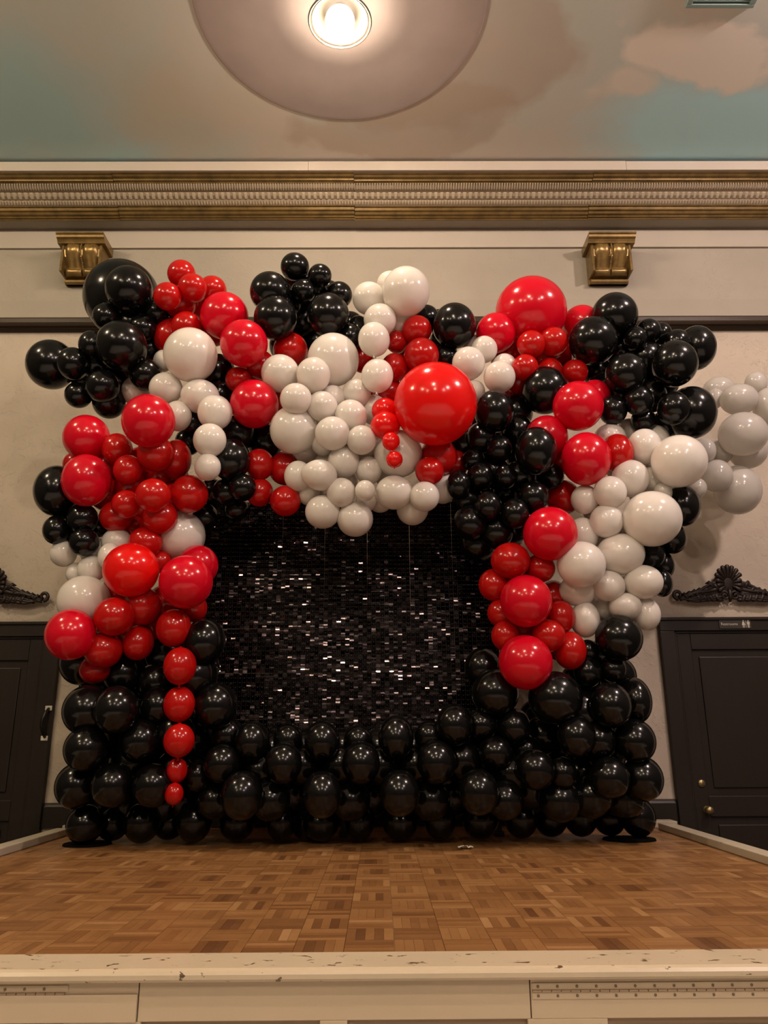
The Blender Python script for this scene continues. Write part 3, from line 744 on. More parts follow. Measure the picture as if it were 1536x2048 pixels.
# (material, x, y, z, radius across, radius deep, radius high, shape, label); grouped by the cluster they hang in
GROUPS = [
 ('black balloons in the black cluster beside the left bracket', [
  ('K', -1.829, 4.984, 3.804, 0.1697, 0.1707, 0.1717, '', 'large black balloon, topmost in the black cluster beside the left bracket'),
  ('K', -2.028, 5.394, 3.988, 0.2927, 0.2973, 0.3018, '', 'giant black balloon, second from the top in the black cluster beside the left bracket'),
  ('K', -1.647, 5.1, 3.682, 0.0992, 0.0977, 0.0963, '', 'small black balloon, third from the top in the black cluster beside the left bracket'),
  ('K', -1.999, 5.053, 3.619, 0.0999, 0.1015, 0.103, '', 'small black balloon, fourth from the top in the black cluster beside the left bracket'),
  ('K', -1.732, 5.079, 3.538, 0.1014, 0.1024, 0.1034, '', 'small black balloon, lowest in the black cluster beside the left bracket'),
 ]),
 ('black balloons in the black cluster at the upper left edge', [
  ('K', -2.019, 4.9, 3.307, 0.0917, 0.0974, 0.1032, '', 'small black balloon, topmost in the black cluster at the upper left edge'),
  ('K', -1.795, 4.855, 3.274, 0.1744, 0.1755, 0.1766, '', 'large black balloon, second from the top in the black cluster at the upper left edge'),
  ('K', -2.142, 4.911, 3.169, 0.1078, 0.111, 0.1142, '', 'medium black balloon, third from the top in the black cluster at the upper left edge'),
  ('K', -2.385, 5.104, 3.261, 0.173, 0.1773, 0.1815, '', 'large black balloon, fourth from the top in the black cluster at the upper left edge'),
  ('K', -1.648, 4.983, 3.115, 0.1122, 0.1139, 0.1156, '', 'medium black balloon, fifth from the top in the black cluster at the upper left edge'),
  ('K', -1.921, 4.914, 2.997, 0.1153, 0.1145, 0.1138, '', 'medium black balloon, sixth from the top in the black cluster at the upper left edge'),
  ('K', -2.128, 5.028, 2.983, 0.0952, 0.0944, 0.0937, '', 'small black balloon, seventh from the top in the black cluster at the upper left edge'),
  ('K', -1.936, 5.104, 2.963, 0.1157, 0.1186, 0.1216, '', 'medium black balloon, lowest in the black cluster at the upper left edge'),
 ]),
 ('black balloons behind the large black upper left balloon', [
  ('K', -1.723, 5.224, 3.448, 0.096, 0.099, 0.1021, '', 'mostly hidden black balloon behind the large black upper left balloon'),
 ]),
 ('red balloons in the red cluster on the upper left', [
  ('R', -1.488, 5.104, 4.012, 0.1056, 0.105, 0.1044, '', 'medium red balloon, topmost in the red cluster on the upper left'),
  ('R', -1.353, 4.942, 3.789, 0.1058, 0.1034, 0.101, '', 'medium red balloon, second from the top in the red cluster on the upper left'),
  ('R', -1.242, 5.084, 3.862, 0.1055, 0.1047, 0.1039, '', 'medium red balloon, third from the top in the red cluster on the upper left'),
  ('R', -1.521, 4.914, 3.702, 0.1003, 0.1003, 0.1003, '', 'small red balloon, fourth from the top in the red cluster on the upper left'),
  ('R', -1.395, 5.01, 3.51, 0.1091, 0.1112, 0.1133, '', 'medium red balloon, fifth from the top in the red cluster on the upper left'),
  ('R', -1.534, 5.17, 3.51, 0.1424, 0.1432, 0.144, '', 'large red balloon, lowest in the red cluster on the upper left'),
 ]),
 ('crimson balloons of the large red pair on the upper left', [
  ('C', -1.113, 4.959, 3.569, 0.1722, 0.1713, 0.1705, '', 'large crimson balloon, topmost of the large red pair on the upper left'),
  ('C', -0.934, 4.813, 3.268, 0.1643, 0.1638, 0.1632, '', 'large crimson balloon, lowest of the large red pair on the upper left'),
 ]),
 ('red balloons in the red run beside the left centre', [
  ('R', -0.641, 5.055, 3.342, 0.1272, 0.1282, 0.1292, '', 'medium red balloon, topmost in the red run beside the left centre'),
  ('R', -0.844, 4.998, 3.198, 0.1018, 0.1034, 0.105, '', 'medium red balloon, second from the top in the red run beside the left centre'),
  ('R', -0.994, 4.99, 3.077, 0.093, 0.0932, 0.0933, '', 'small red balloon, third from the top in the red run beside the left centre'),
  ('R', -0.716, 5.085, 2.958, 0.091, 0.0948, 0.0985, '', 'small red balloon, lowest in the red run beside the left centre'),
 ]),
 ('crimson balloons beside the upper left white cluster', [
  ('C', -0.857, 4.895, 2.849, 0.167, 0.1673, 0.1677, '', 'large crimson balloon beside the upper left white cluster'),
 ]),
 ('black balloons in the black cluster topping the arch', [
  ('K', -0.62, 4.996, 3.999, 0.1065, 0.1044, 0.1022, '', 'medium black balloon, topmost in the black cluster topping the arch'),
  ('K', -0.429, 4.953, 3.898, 0.086, 0.0843, 0.0826, '', 'small black balloon, second from the top in the black cluster topping the arch'),
  ('K', -0.549, 4.969, 3.779, 0.0895, 0.088, 0.0865, '', 'small black balloon, third from the top in the black cluster topping the arch'),
  ('K', -0.786, 4.926, 3.744, 0.1457, 0.1455, 0.1454, '', 'large black balloon, fourth from the top in the black cluster topping the arch'),
  ('K', -0.295, 5.066, 3.805, 0.0994, 0.0995, 0.0997, '', 'small black balloon, fifth from the top in the black cluster topping the arch'),
  ('K', -0.364, 4.933, 3.559, 0.1528, 0.1559, 0.159, '', 'large black balloon, sixth from the top in the black cluster topping the arch'),
  ('K', -0.732, 4.877, 3.503, 0.1533, 0.1553, 0.1572, '', 'large black balloon, lowest in the black cluster topping the arch'),
 ]),
 ('black balloons under the black cluster topping the arch', [
  ('K', -0.15, 5.134, 3.548, 0.0835, 0.0998, 0.1162, '', 'small black balloon, topmost under the black cluster topping the arch'),
  ('K', -0.205, 5.034, 3.43, 0.0932, 0.0978, 0.1024, '', 'small black balloon, lowest under the black cluster topping the arch'),
 ]),
 ('black balloons behind the black cluster topping the arch', [
  ('K', -0.687, 5.229, 3.473, 0.1358, 0.1348, 0.1338, '', 'mostly hidden black balloon, leftmost behind the black cluster topping the arch'),
  ('K', -0.583, 5.265, 3.713, 0.1344, 0.1387, 0.1431, '', 'mostly hidden black balloon, second from the left behind the black cluster topping the arch'),
  ('K', -0.482, 5.415, 3.582, 0.1412, 0.1399, 0.1386, '', 'mostly hidden black balloon, rightmost behind the black cluster topping the arch'),
 ]),
 ('white balloons in the white cluster topping the arch', [
  ('W', 0.086, 5.085, 3.91, 0.1004, 0.0983, 0.0963, '', 'small white balloon, topmost in the white cluster topping the arch'),
  ('W', 0.196, 4.865, 3.707, 0.1707, 0.1745, 0.1782, '', 'large white balloon, second from the top in the white cluster topping the arch'),
  ('W', -0.071, 5.009, 3.74, 0.1219, 0.1216, 0.1213, '', 'medium white balloon, third from the top in the white cluster topping the arch'),
  ('W', 0.009, 4.895, 3.496, 0.1162, 0.1154, 0.1146, '', 'medium white balloon, fourth from the top in the white cluster topping the arch'),
  ('W', 0.167, 5.053, 3.567, 0.11, 0.1084, 0.1068, '', 'medium white balloon, lowest in the white cluster topping the arch'),
 ]),
 ('white balloons in the short white string hanging from the top', [
  ('W', -0.033, 4.819, 3.299, 0.1043, 0.1132, 0.1221, 'LV', 'medium white balloon, topmost in the short white string hanging from the top'),
  ('W', -0.011, 4.819, 3.022, 0.0976, 0.1096, 0.1215, 'LV', 'medium white balloon, lowest in the short white string hanging from the top'),
 ]),
 ('red balloons in the red cluster above the giant balloon', [
  ('R', 0.275, 4.967, 3.456, 0.1077, 0.1063, 0.1049, '', 'medium red balloon, topmost in the red cluster above the giant balloon'),
  ('R', 0.132, 5.032, 3.396, 0.0815, 0.0824, 0.0834, '', 'small red balloon, second from the top in the red cluster above the giant balloon'),
  ('R', 0.301, 4.928, 3.232, 0.1246, 0.1253, 0.126, '', 'medium red balloon, third from the top in the red cluster above the giant balloon'),
  ('R', 0.111, 4.99, 3.171, 0.0952, 0.1, 0.1048, '', 'small red balloon, lowest in the red cluster above the giant balloon'),
 ]),
 ('red balloons behind the white hanging string', [
  ('R', -0.118, 5.18, 3.337, 0.0991, 0.1021, 0.1051, '', 'mostly hidden red balloon, leftmost behind the white hanging string'),
  ('R', -0.052, 5.22, 3.097, 0.0947, 0.102, 0.1092, '', 'mostly hidden red balloon, second from the left behind the white hanging string'),
  ('R', 0.065, 5.102, 3.025, 0.1156, 0.115, 0.1143, '', 'mostly hidden red balloon, third from the left behind the white hanging string'),
  ('R', 0.248, 5.104, 3.168, 0.1087, 0.1079, 0.1071, '', 'mostly hidden red balloon, rightmost behind the white hanging string'),
 ]),
 ('bright red balloons the biggest of all at the arch centre', [
  ('B', 0.372, 4.686, 2.751, 0.2737, 0.2743, 0.275, '', 'giant bright red balloon the biggest of all at the arch centre'),
 ]),
 ('bright red balloons in the small red chain beside the giant balloon', [
  ('B', 0.04, 4.838, 2.769, 0.0907, 0.0904, 0.09, '', 'small bright red balloon, topmost in the small red chain beside the giant balloon'),
  ('B', 0.042, 4.761, 2.63, 0.0994, 0.0956, 0.0918, '', 'small bright red balloon, second from top in the small red chain beside the giant balloon'),
  ('B', 0.077, 4.686, 2.487, 0.0552, 0.0583, 0.0614, 'LV', 'tiny bright red balloon, third from top in the small red chain beside the giant balloon'),
  ('B', 0.098, 4.686, 2.363, 0.0532, 0.0539, 0.0547, 'LV', 'tiny bright red balloon, lowest in the small red chain beside the giant balloon'),
 ]),
 ('black balloons in the black cluster above the giant balloon', [
  ('K', 0.356, 5.119, 3.638, 0.0955, 0.1, 0.1044, '', 'small black balloon, topmost in the black cluster above the giant balloon'),
  ('K', 0.545, 4.971, 3.49, 0.1568, 0.1621, 0.1673, '', 'large black balloon, second from the top in the black cluster above the giant balloon'),
  ('K', 0.482, 5.085, 3.29, 0.101, 0.1021, 0.1032, '', 'small black balloon, lowest in the black cluster above the giant balloon'),
 ]),
 ('black balloons behind the black balloon right of centre', [
  ('K', 0.467, 5.241, 3.675, 0.0976, 0.1002, 0.1029, '', 'mostly hidden black balloon, leftmost behind the black balloon right of centre'),
  ('K', 0.487, 5.218, 3.48, 0.1123, 0.1151, 0.1179, '', 'mostly hidden black balloon, rightmost behind the black balloon right of centre'),
 ]),
 ('white balloons in the white cluster right of the giant balloon', [
  ('W', 0.693, 5.105, 3.41, 0.0782, 0.0776, 0.0769, '', 'small white balloon, topmost in the white cluster right of the giant balloon'),
  ('W', 0.75, 4.956, 3.293, 0.0945, 0.0958, 0.097, '', 'small white balloon, second from the top in the white cluster right of the giant balloon'),
  ('W', 0.63, 4.918, 3.164, 0.1159, 0.1171, 0.1182, '', 'medium white balloon, third from the top in the white cluster right of the giant balloon'),
  ('W', 0.893, 4.978, 3.174, 0.0865, 0.0881, 0.0897, '', 'small white balloon, fourth from the top in the white cluster right of the giant balloon'),
  ('W', 0.838, 4.888, 3.044, 0.1104, 0.1111, 0.1118, '', 'medium white balloon, fifth from the top in the white cluster right of the giant balloon'),
  ('W', 0.668, 4.971, 2.973, 0.0784, 0.0801, 0.0817, '', 'small white balloon, lowest in the white cluster right of the giant balloon'),
 ]),
 ('crimson balloons in the large red cluster on the upper right', [
  ('C', 1.125, 5.056, 3.653, 0.2615, 0.2596, 0.2577, '', 'giant crimson balloon, topmost in the large red cluster on the upper right'),
  ('C', 1.527, 5.181, 3.62, 0.1445, 0.1447, 0.1449, '', 'large crimson balloon, second from the top in the large red cluster on the upper right'),
  ('C', 0.851, 5.014, 3.456, 0.1458, 0.1465, 0.1472, '', 'large crimson balloon, lowest in the large red cluster on the upper right'),
 ]),
 ('red balloons in the small red cluster on the upper right', [
  ('R', 1.243, 4.944, 3.348, 0.1045, 0.1044, 0.1044, '', 'medium red balloon, topmost in the small red cluster on the upper right'),
  ('R', 1.079, 4.919, 3.311, 0.1006, 0.1004, 0.1001, '', 'small red balloon, second from the top in the small red cluster on the upper right'),
  ('R', 1.022, 4.899, 3.122, 0.0921, 0.092, 0.092, '', 'small red balloon, third from the top in the small red cluster on the upper right'),
  ('R', 1.221, 5.02, 3.155, 0.0937, 0.0939, 0.0942, '', 'small red balloon, fourth from the top in the small red cluster on the upper right'),
  ('R', 1.395, 4.99, 3.131, 0.0924, 0.0912, 0.0899, '', 'small red balloon, lowest in the small red cluster on the upper right'),
 ]),
 ('red balloons behind the upper right red cluster', [
  ('R', 0.99, 5.296, 3.449, 0.1527, 0.1561, 0.1595, '', 'mostly hidden red balloon, leftmost behind the upper right red cluster'),
  ('R', 1.003, 5.197, 3.062, 0.0968, 0.1009, 0.1049, '', 'mostly hidden red balloon, second from the left behind the upper right red cluster'),
  ('R', 0.998, 5.051, 3.092, 0.0946, 0.0965, 0.0984, '', 'mostly hidden red balloon, third from the left behind the upper right red cluster'),
  ('R', 1.188, 5.11, 3.297, 0.1152, 0.1191, 0.123, '', 'mostly hidden red balloon, fourth from the left behind the upper right red cluster'),
  ('R', 1.321, 5.227, 3.382, 0.1332, 0.1335, 0.1338, '', 'mostly hidden red balloon, fifth from the left behind the upper right red cluster'),
  ('R', 1.421, 5.349, 3.497, 0.1043, 0.1086, 0.1128, '', 'mostly hidden red balloon, rightmost behind the upper right red cluster'),
 ]),
 ('black balloons in the black cluster on the upper right', [
  ('K', 1.723, 5.008, 3.59, 0.1671, 0.1681, 0.1691, '', 'large black balloon, topmost in the black cluster on the upper right'),
  ('K', 1.963, 5.018, 3.468, 0.0885, 0.0917, 0.0948, '', 'small black balloon, second from the top in the black cluster on the upper right'),
  ('K', 2.083, 5.094, 3.49, 0.0744, 0.0795, 0.0847, '', 'small black balloon, third from the top in the black cluster on the upper right'),
  ('K', 1.846, 4.974, 3.383, 0.0842, 0.0872, 0.0902, '', 'small black balloon, fourth from the top in the black cluster on the upper right'),
  ('K', 1.52, 4.914, 3.335, 0.1704, 0.1714, 0.1724, '', 'large black balloon, fifth from the top in the black cluster on the upper right'),
  ('K', 2.156, 5.007, 3.368, 0.0905, 0.0944, 0.0983, '', 'small black balloon, sixth from the top in the black cluster on the upper right'),
  ('K', 2.336, 5.111, 3.383, 0.1387, 0.1517, 0.1647, '', 'large black balloon, lowest in the black cluster on the upper right'),
 ]),
 ('black balloons in the black cluster at the right edge', [
  ('K', 2.057, 4.857, 3.128, 0.1553, 0.1592, 0.163, '', 'large black balloon, topmost in the black cluster at the right edge'),
  ('K', 1.705, 4.851, 3.05, 0.1378, 0.1399, 0.1421, '', 'large black balloon, second from the top in the black cluster at the right edge'),
  ('K', 1.787, 4.882, 2.86, 0.1015, 0.1036, 0.1058, '', 'medium black balloon, third from the top in the black cluster at the right edge'),
  ('K', 2.011, 4.853, 2.787, 0.1094, 0.1126, 0.1158, '', 'medium black balloon, fourth from the top in the black cluster at the right edge'),
  ('K', 1.626, 4.946, 2.818, 0.0963, 0.1016, 0.1069, '', 'small black balloon, fifth from the top in the black cluster at the right edge'),
  ('K', 2.198, 5.011, 2.825, 0.1659, 0.1786, 0.1913, '', 'large black balloon, sixth from the top in the black cluster at the right edge'),
  ('K', 1.846, 4.99, 2.753, 0.0885, 0.0888, 0.089, '', 'small black balloon, lowest in the black cluster at the right edge'),
 ]),
 ('black balloons behind the black cluster at the right edge', [
  ('K', 1.628, 5.255, 3.272, 0.1083, 0.1134, 0.1184, '', 'mostly hidden black balloon, leftmost behind the black cluster at the right edge'),
  ('K', 1.807, 5.205, 3.419, 0.115, 0.1203, 0.1256, '', 'mostly hidden black balloon, second from the left behind the black cluster at the right edge'),
  ('K', 2.088, 5.247, 3.171, 0.1428, 0.1462, 0.1495, '', 'mostly hidden black balloon, third from the left behind the black cluster at the right edge'),
  ('K', 2.075, 5.216, 2.81, 0.1099, 0.1092, 0.1085, '', 'mostly hidden black balloon, rightmost behind the black cluster at the right edge'),
 ]),
 ('black balloons in the black run right of the giant balloon', [
  ('K', 1.162, 4.947, 2.968, 0.16, 0.1642, 0.1685, '', 'large black balloon, topmost in the black run right of the giant balloon'),
  ('K', 0.782, 4.851, 2.768, 0.1334, 0.1407, 0.148, '', 'large black balloon, second from the top in the black run right of the giant balloon'),
  ('K', 1.037, 4.786, 2.456, 0.1383, 0.1495, 0.1606, '', 'large black balloon, lowest in the black run right of the giant balloon'),
 ]),
 ('crimson balloons in the crimson run right of centre', [
  ('C', 1.526, 5.012, 2.955, 0.1133, 0.1147, 0.1161, '', 'medium crimson balloon, topmost in the crimson run right of centre'),
  ('C', 1.351, 4.828, 2.796, 0.1705, 0.1698, 0.1691, '', 'large crimson balloon, second from the top in the crimson run right of centre'),
  ('C', 1.149, 4.94, 2.616, 0.1466, 0.1478, 0.1491, '', 'large crimson balloon, third from the top in the crimson run right of centre'),
  ('C', 1.378, 4.837, 2.417, 0.1636, 0.1712, 0.1789, '', 'large crimson balloon, lowest in the crimson run right of centre'),
 ]),
 ('red balloons against the white cluster on the right', [
  ('R', 1.61, 4.901, 2.483, 0.1075, 0.1224, 0.1373, '', 'medium red balloon against the white cluster on the right'),
 ]),
 ('red balloons behind the crimson balloon right of centre', [
  ('R', 0.889, 5.255, 2.004, 0.1226, 0.1252, 0.1278, '', 'mostly hidden red balloon, leftmost behind the crimson balloon right of centre'),
  ('R', 1.272, 5.078, 2.506, 0.1022, 0.1071, 0.112, '', 'mostly hidden red balloon, second from the left behind the crimson balloon right of centre'),
  ('R', 1.277, 5.123, 2.238, 0.1196, 0.1212, 0.1228, '', 'mostly hidden red balloon, rightmost behind the crimson balloon right of centre'),
 ]),
 ('black balloons in the black mass on the right column', [
  ('K', 0.812, 4.902, 2.515, 0.0897, 0.0918, 0.094, '', 'small black balloon, topmost in the black mass on the right column'),
  ('K', 0.844, 4.89, 2.314, 0.0742, 0.08, 0.0858, '', 'small black balloon, second from the top in the black mass on the right column'),
  ('K', 1.177, 4.997, 2.349, 0.0858, 0.0904, 0.095, '', 'small black balloon, third from the top in the black mass on the right column'),
  ('K', 0.682, 4.932, 2.326, 0.0931, 0.0952, 0.0973, '', 'small black balloon, fourth from the top in the black mass on the right column'),
  ('K', 0.532, 4.916, 2.264, 0.0821, 0.0912, 0.1003, '', 'small black balloon, fifth from the top in the black mass on the right column'),
  ('K', 1.02, 4.874, 2.165, 0.1008, 0.1035, 0.1062, '', 'medium black balloon, sixth from the top in the black mass on the right column'),
  ('K', 0.712, 4.848, 2.096, 0.0904, 0.0943, 0.0982, '', 'small black balloon, seventh from the top in the black mass on the right column'),
  ('K', 0.886, 4.849, 2.044, 0.0932, 0.0973, 0.1015, '', 'small black balloon, eighth from the top in the black mass on the right column'),
  ('K', 0.602, 4.947, 2.008, 0.1131, 0.1152, 0.1174, '', 'medium black balloon, lowest in the black mass on the right column'),
 ]),
 ('black balloons deep in the right black mass', [
  ('K', 0.593, 5.08, 2.629, 0.1049, 0.1087, 0.1125, '', 'mostly hidden black balloon, leftmost deep in the right black mass'),
  ('K', 0.643, 4.985, 2.467, 0.0802, 0.0804, 0.0806, '', 'mostly hidden black balloon, second from the left deep in the right black mass'),
  ('K', 0.674, 5.163, 1.918, 0.1243, 0.1247, 0.1251, '', 'mostly hidden black balloon, third from the left deep in the right black mass'),
  ('K', 0.702, 4.967, 2.621, 0.1025, 0.1063, 0.1102, '', 'mostly hidden black balloon, fourth from the left deep in the right black mass'),
  ('K', 0.78, 4.996, 1.965, 0.117, 0.1194, 0.1217, '', 'mostly hidden black balloon, fifth from the left deep in the right black mass'),
  ('K', 0.908, 5.107, 2.015, 0.1085, 0.1129, 0.1173, '', 'mostly hidden black balloon, sixth from the left deep in the right black mass'),
  ('K', 0.969, 5.029, 2.698, 0.1108, 0.115, 0.1192, '', 'mostly hidden black balloon, seventh from the left deep in the right black mass'),
  ('K', 0.96, 4.984, 2.357, 0.1007, 0.105, 0.1094, '', 'mostly hidden black balloon, rightmost deep in the right black mass'),
 ]),
 ('red balloons under the giant balloon', [
  ('R', 0.404, 4.949, 2.477, 0.1274, 0.131, 0.1347, '', 'medium red balloon, topmost under the giant balloon'),
  ('R', 0.536, 5.078, 2.476, 0.0892, 0.0931, 0.0969, '', 'small red balloon, second from the top under the giant balloon'),
  ('R', 0.333, 4.843, 2.338, 0.0957, 0.0957, 0.0957, '', 'small red balloon, lowest under the giant balloon'),
 ]),
 ('red balloons in the dark red cluster above the sequin wall', [
  ('R', -0.823, 5.01, 2.449, 0.0981, 0.1041, 0.1101, '', 'medium red balloon, topmost in the dark red cluster above the sequin wall'),
  ('R', -0.661, 5.091, 2.448, 0.1111, 0.1152, 0.1193, '', 'medium red balloon, second from the top in the dark red cluster above the sequin wall'),
  ('R', -0.823, 5.056, 2.262, 0.0943, 0.0967, 0.0991, '', 'small red balloon, third from the top in the dark red cluster above the sequin wall'),
  ('R', -0.63, 4.953, 2.168, 0.1032, 0.1036, 0.104, '', 'medium red balloon, lowest in the dark red cluster above the sequin wall'),
 ]),
 ('white balloons in the upper white cluster at centre', [
  ('W', -0.322, 4.929, 3.2, 0.1821, 0.1859, 0.1896, '', 'large white balloon, topmost in the upper white cluster at centre'),
  ('W', -0.684, 4.876, 3.07, 0.1324, 0.1319, 0.1315, '', 'medium white balloon, second from the top in the upper white cluster at centre'),
  ('W', -0.447, 4.801, 3.02, 0.1164, 0.1193, 0.1223, '', 'medium white balloon, third from the top in the upper white cluster at centre'),
  ('W', -0.156, 4.922, 2.938, 0.1003, 0.1016, 0.1029, '', 'small white balloon, fourth from the top in the upper white cluster at centre'),
  ('W', -0.322, 4.921, 2.901, 0.0925, 0.0921, 0.0917, '', 'small white balloon, fifth from the top in the upper white cluster at centre'),
  ('W', -0.555, 4.744, 2.816, 0.1065, 0.1063, 0.1061, '', 'medium white balloon, sixth from the top in the upper white cluster at centre'),
  ('W', -0.384, 4.812, 2.792, 0.1045, 0.1042, 0.1039, '', 'medium white balloon, seventh from the top in the upper white cluster at centre'),
  ('W', -0.036, 5.005, 2.85, 0.0977, 0.1028, 0.108, '', 'medium white balloon, lowest in the upper white cluster at centre'),
 ]),
 ('white balloons in the middle white cluster at centre', [
  ('W', -0.193, 4.838, 2.729, 0.1122, 0.1136, 0.115, '', 'medium white balloon, topmost in the middle white cluster at centre'),
  ('W', -0.582, 4.899, 2.658, 0.1632, 0.1642, 0.1651, '', 'large white balloon, second from the top in the middle white cluster at centre'),
  ('W', -0.31, 4.781, 2.583, 0.117, 0.1151, 0.1131, '', 'medium white balloon, third from the top in the middle white cluster at centre'),
  ('W', -0.118, 4.8, 2.543, 0.0996, 0.0994, 0.0993, '', 'small white balloon, fourth from the top in the middle white cluster at centre'),
  ('W', -0.38, 4.933, 2.568, 0.0838, 0.0837, 0.0837, '', 'small white balloon, fifth from the top in the middle white cluster at centre'),
  ('W', -0.24, 4.908, 2.428, 0.1099, 0.1108, 0.1116, '', 'medium white balloon, sixth from the top in the middle white cluster at centre'),
  ('W', -0.07, 4.933, 2.375, 0.0904, 0.0939, 0.0975, '', 'small white balloon, lowest in the middle white cluster at centre'),
 ]),
 ('white balloons in the lower white cluster at centre', [
  ('W', -0.389, 4.8, 2.298, 0.1145, 0.108, 0.1016, 'NL', 'medium white balloon, topmost in the lower white cluster at centre'),
  ('W', -0.544, 4.898, 2.326, 0.0925, 0.0981, 0.1037, '', 'small white balloon, second from the top in the lower white cluster at centre'),
  ('W', -0.093, 4.781, 2.183, 0.0661, 0.0678, 0.0695, '', 'tiny white balloon, third from the top in the lower white cluster at centre'),
  ('W', -0.252, 4.837, 2.189, 0.0968, 0.0977, 0.0985, 'NU', 'small white balloon, fourth from the top in the lower white cluster at centre'),
  ('W', -0.475, 4.968, 2.218, 0.0754, 0.0756, 0.0757, '', 'small white balloon, fifth from the top in the lower white cluster at centre'),
  ('W', -0.375, 4.903, 2.076, 0.1163, 0.1139, 0.1114, '', 'medium white balloon, sixth from the top in the lower white cluster at centre'),
  ('W', -0.162, 4.926, 2.033, 0.1204, 0.1196, 0.1187, '', 'medium white balloon, lowest in the lower white cluster at centre'),
 ]),
 ('white balloons behind the lower white cluster', [
  ('W', -0.352, 5.047, 2.232, 0.0658, 0.0695, 0.0732, '', 'mostly hidden white balloon, leftmost behind the lower white cluster'),
  ('W', -0.087, 4.982, 2.175, 0.0722, 0.0722, 0.0722, '', 'mostly hidden white balloon, second from the left behind the lower white cluster'),
  ('W', -0.081, 5.028, 2.533, 0.0742, 0.0741, 0.074, '', 'mostly hidden white balloon, rightmost behind the lower white cluster'),
 ]),
 ('white balloons in the white cluster under the red chain', [
  ('W', 0.127, 4.902, 2.485, 0.1647, 0.1645, 0.1642, '', 'large white balloon, topmost in the white cluster under the red chain'),
  ('W', 0.046, 5.057, 2.378, 0.0777, 0.0776, 0.0776, '', 'small white balloon, second from the top in the white cluster under the red chain'),
  ('W', 0.434, 5.045, 2.285, 0.0953, 0.1027, 0.1102, '', 'medium white balloon, third from the top in the white cluster under the red chain'),
  ('W', 0.097, 4.876, 2.2, 0.1241, 0.1187, 0.1134, '', 'medium white balloon, fourth from the top in the white cluster under the red chain'),
  ('W', 0.297, 4.849, 2.163, 0.0984, 0.0994, 0.1003, '', 'small white balloon, fifth from the top in the white cluster under the red chain'),
  ('W', 0.223, 5.004, 2.124, 0.1084, 0.1102, 0.1121, '', 'medium white balloon, lowest in the white cluster under the red chain'),
 ]),
 ('white balloons in the white cluster on the upper left', [
  ('W', -1.305, 4.838, 3.194, 0.1842, 0.1861, 0.1879, '', 'large white balloon, topmost in the white cluster on the upper left'),
  ('W', -1.556, 5.047, 3.257, 0.0668, 0.075, 0.0833, '', 'small white balloon, second from the top in the white cluster on the upper left'),
  ('W', -1.48, 4.914, 2.977, 0.1144, 0.1122, 0.1101, '', 'medium white balloon, third from the top in the white cluster on the upper left'),
  ('W', -1.752, 5.13, 3.06, 0.107, 0.1109, 0.1148, '', 'medium white balloon, fourth from the top in the white cluster on the upper left'),
  ('W', -1.234, 4.895, 2.907, 0.1328, 0.1248, 0.1168, '', 'medium white balloon, fifth from the top in the white cluster on the upper left'),
  ('W', -1.38, 4.899, 2.763, 0.0956, 0.1005, 0.1054, '', 'small white balloon, lowest in the white cluster on the upper left'),
 ]),
 ('white balloons in the white string hanging left of centre', [
  ('W', -1.107, 4.819, 2.753, 0.1164, 0.1182, 0.1199, '', 'medium white balloon, topmost in the white string hanging left of centre'),
  ('W', -1.114, 4.749, 2.525, 0.1081, 0.1101, 0.1121, '', 'medium white balloon, second from the top in the white string hanging left of centre'),
  ('W', -1.12, 4.762, 2.343, 0.0851, 0.0879, 0.0906, '', 'small white balloon, lowest in the white string hanging left of centre'),
 ]),
 ('black balloons beside the white hanging string', [
  ('K', -1.297, 5.028, 2.766, 0.0838, 0.0885, 0.0931, '', 'small black balloon, topmost beside the white hanging string'),
  ('K', -1.001, 4.91, 2.449, 0.1311, 0.1412, 0.1513, '', 'large black balloon, second from the top beside the white hanging string'),
  ('K', -0.918, 4.931, 2.257, 0.0918, 0.0925, 0.0933, '', 'small black balloon, third from the top beside the white hanging string'),
  ('K', -1.046, 5.022, 2.255, 0.0965, 0.0957, 0.0948, '', 'small black balloon, lowest beside the white hanging string'),
 ]),
 ('black balloons behind the white hanging string', [
  ('K', -1.355, 5.123, 2.661, 0.0919, 0.0951, 0.0982, '', 'mostly hidden black balloon, leftmost behind the white hanging string'),
  ('K', -1.212, 5.168, 2.12, 0.0905, 0.0917, 0.0929, '', 'mostly hidden black balloon, second from the left behind the white hanging string'),
  ('K', -1.164, 5.121, 2.291, 0.0908, 0.0919, 0.093, '', 'mostly hidden black balloon, third from the left behind the white hanging string'),
  ('K', -1.181, 5.161, 3.221, 0.1267, 0.133, 0.1392, '', 'mostly hidden black balloon, fourth from the left behind the white hanging string'),
  ('K', -1.148, 5.123, 3.016, 0.1134, 0.114, 0.1146, '', 'mostly hidden black balloon, fifth from the left behind the white hanging string'),
  ('K', -0.986, 5.129, 2.166, 0.08, 0.0807, 0.0814, '', 'mostly hidden black balloon, sixth from the left behind the white hanging string'),
  ('K', -0.991, 5.057, 2.701, 0.1255, 0.1263, 0.1271, '', 'mostly hidden black balloon, seventh from the left behind the white hanging string'),
  ('K', -0.82, 5.189, 2.685, 0.1292, 0.1335, 0.1378, '', 'mostly hidden black balloon, rightmost behind the white hanging string'),
 ]),
 ('crimson balloons in the large red group on the upper left column', [
  ('C', -1.499, 4.661, 2.626, 0.1704, 0.1721, 0.1737, '', 'large crimson balloon, topmost in the large red group on the upper left column'),
  ('C', -2.004, 4.945, 2.623, 0.1557, 0.1574, 0.1592, '', 'large crimson balloon, second from top in the large red group on the upper left column'),
  ('C', -1.932, 4.841, 2.281, 0.1578, 0.1659, 0.1739, '', 'large crimson balloon, lowest in the large red group on the upper left column'),
 ]),
 ('red balloons in the small red cluster on the left column', [
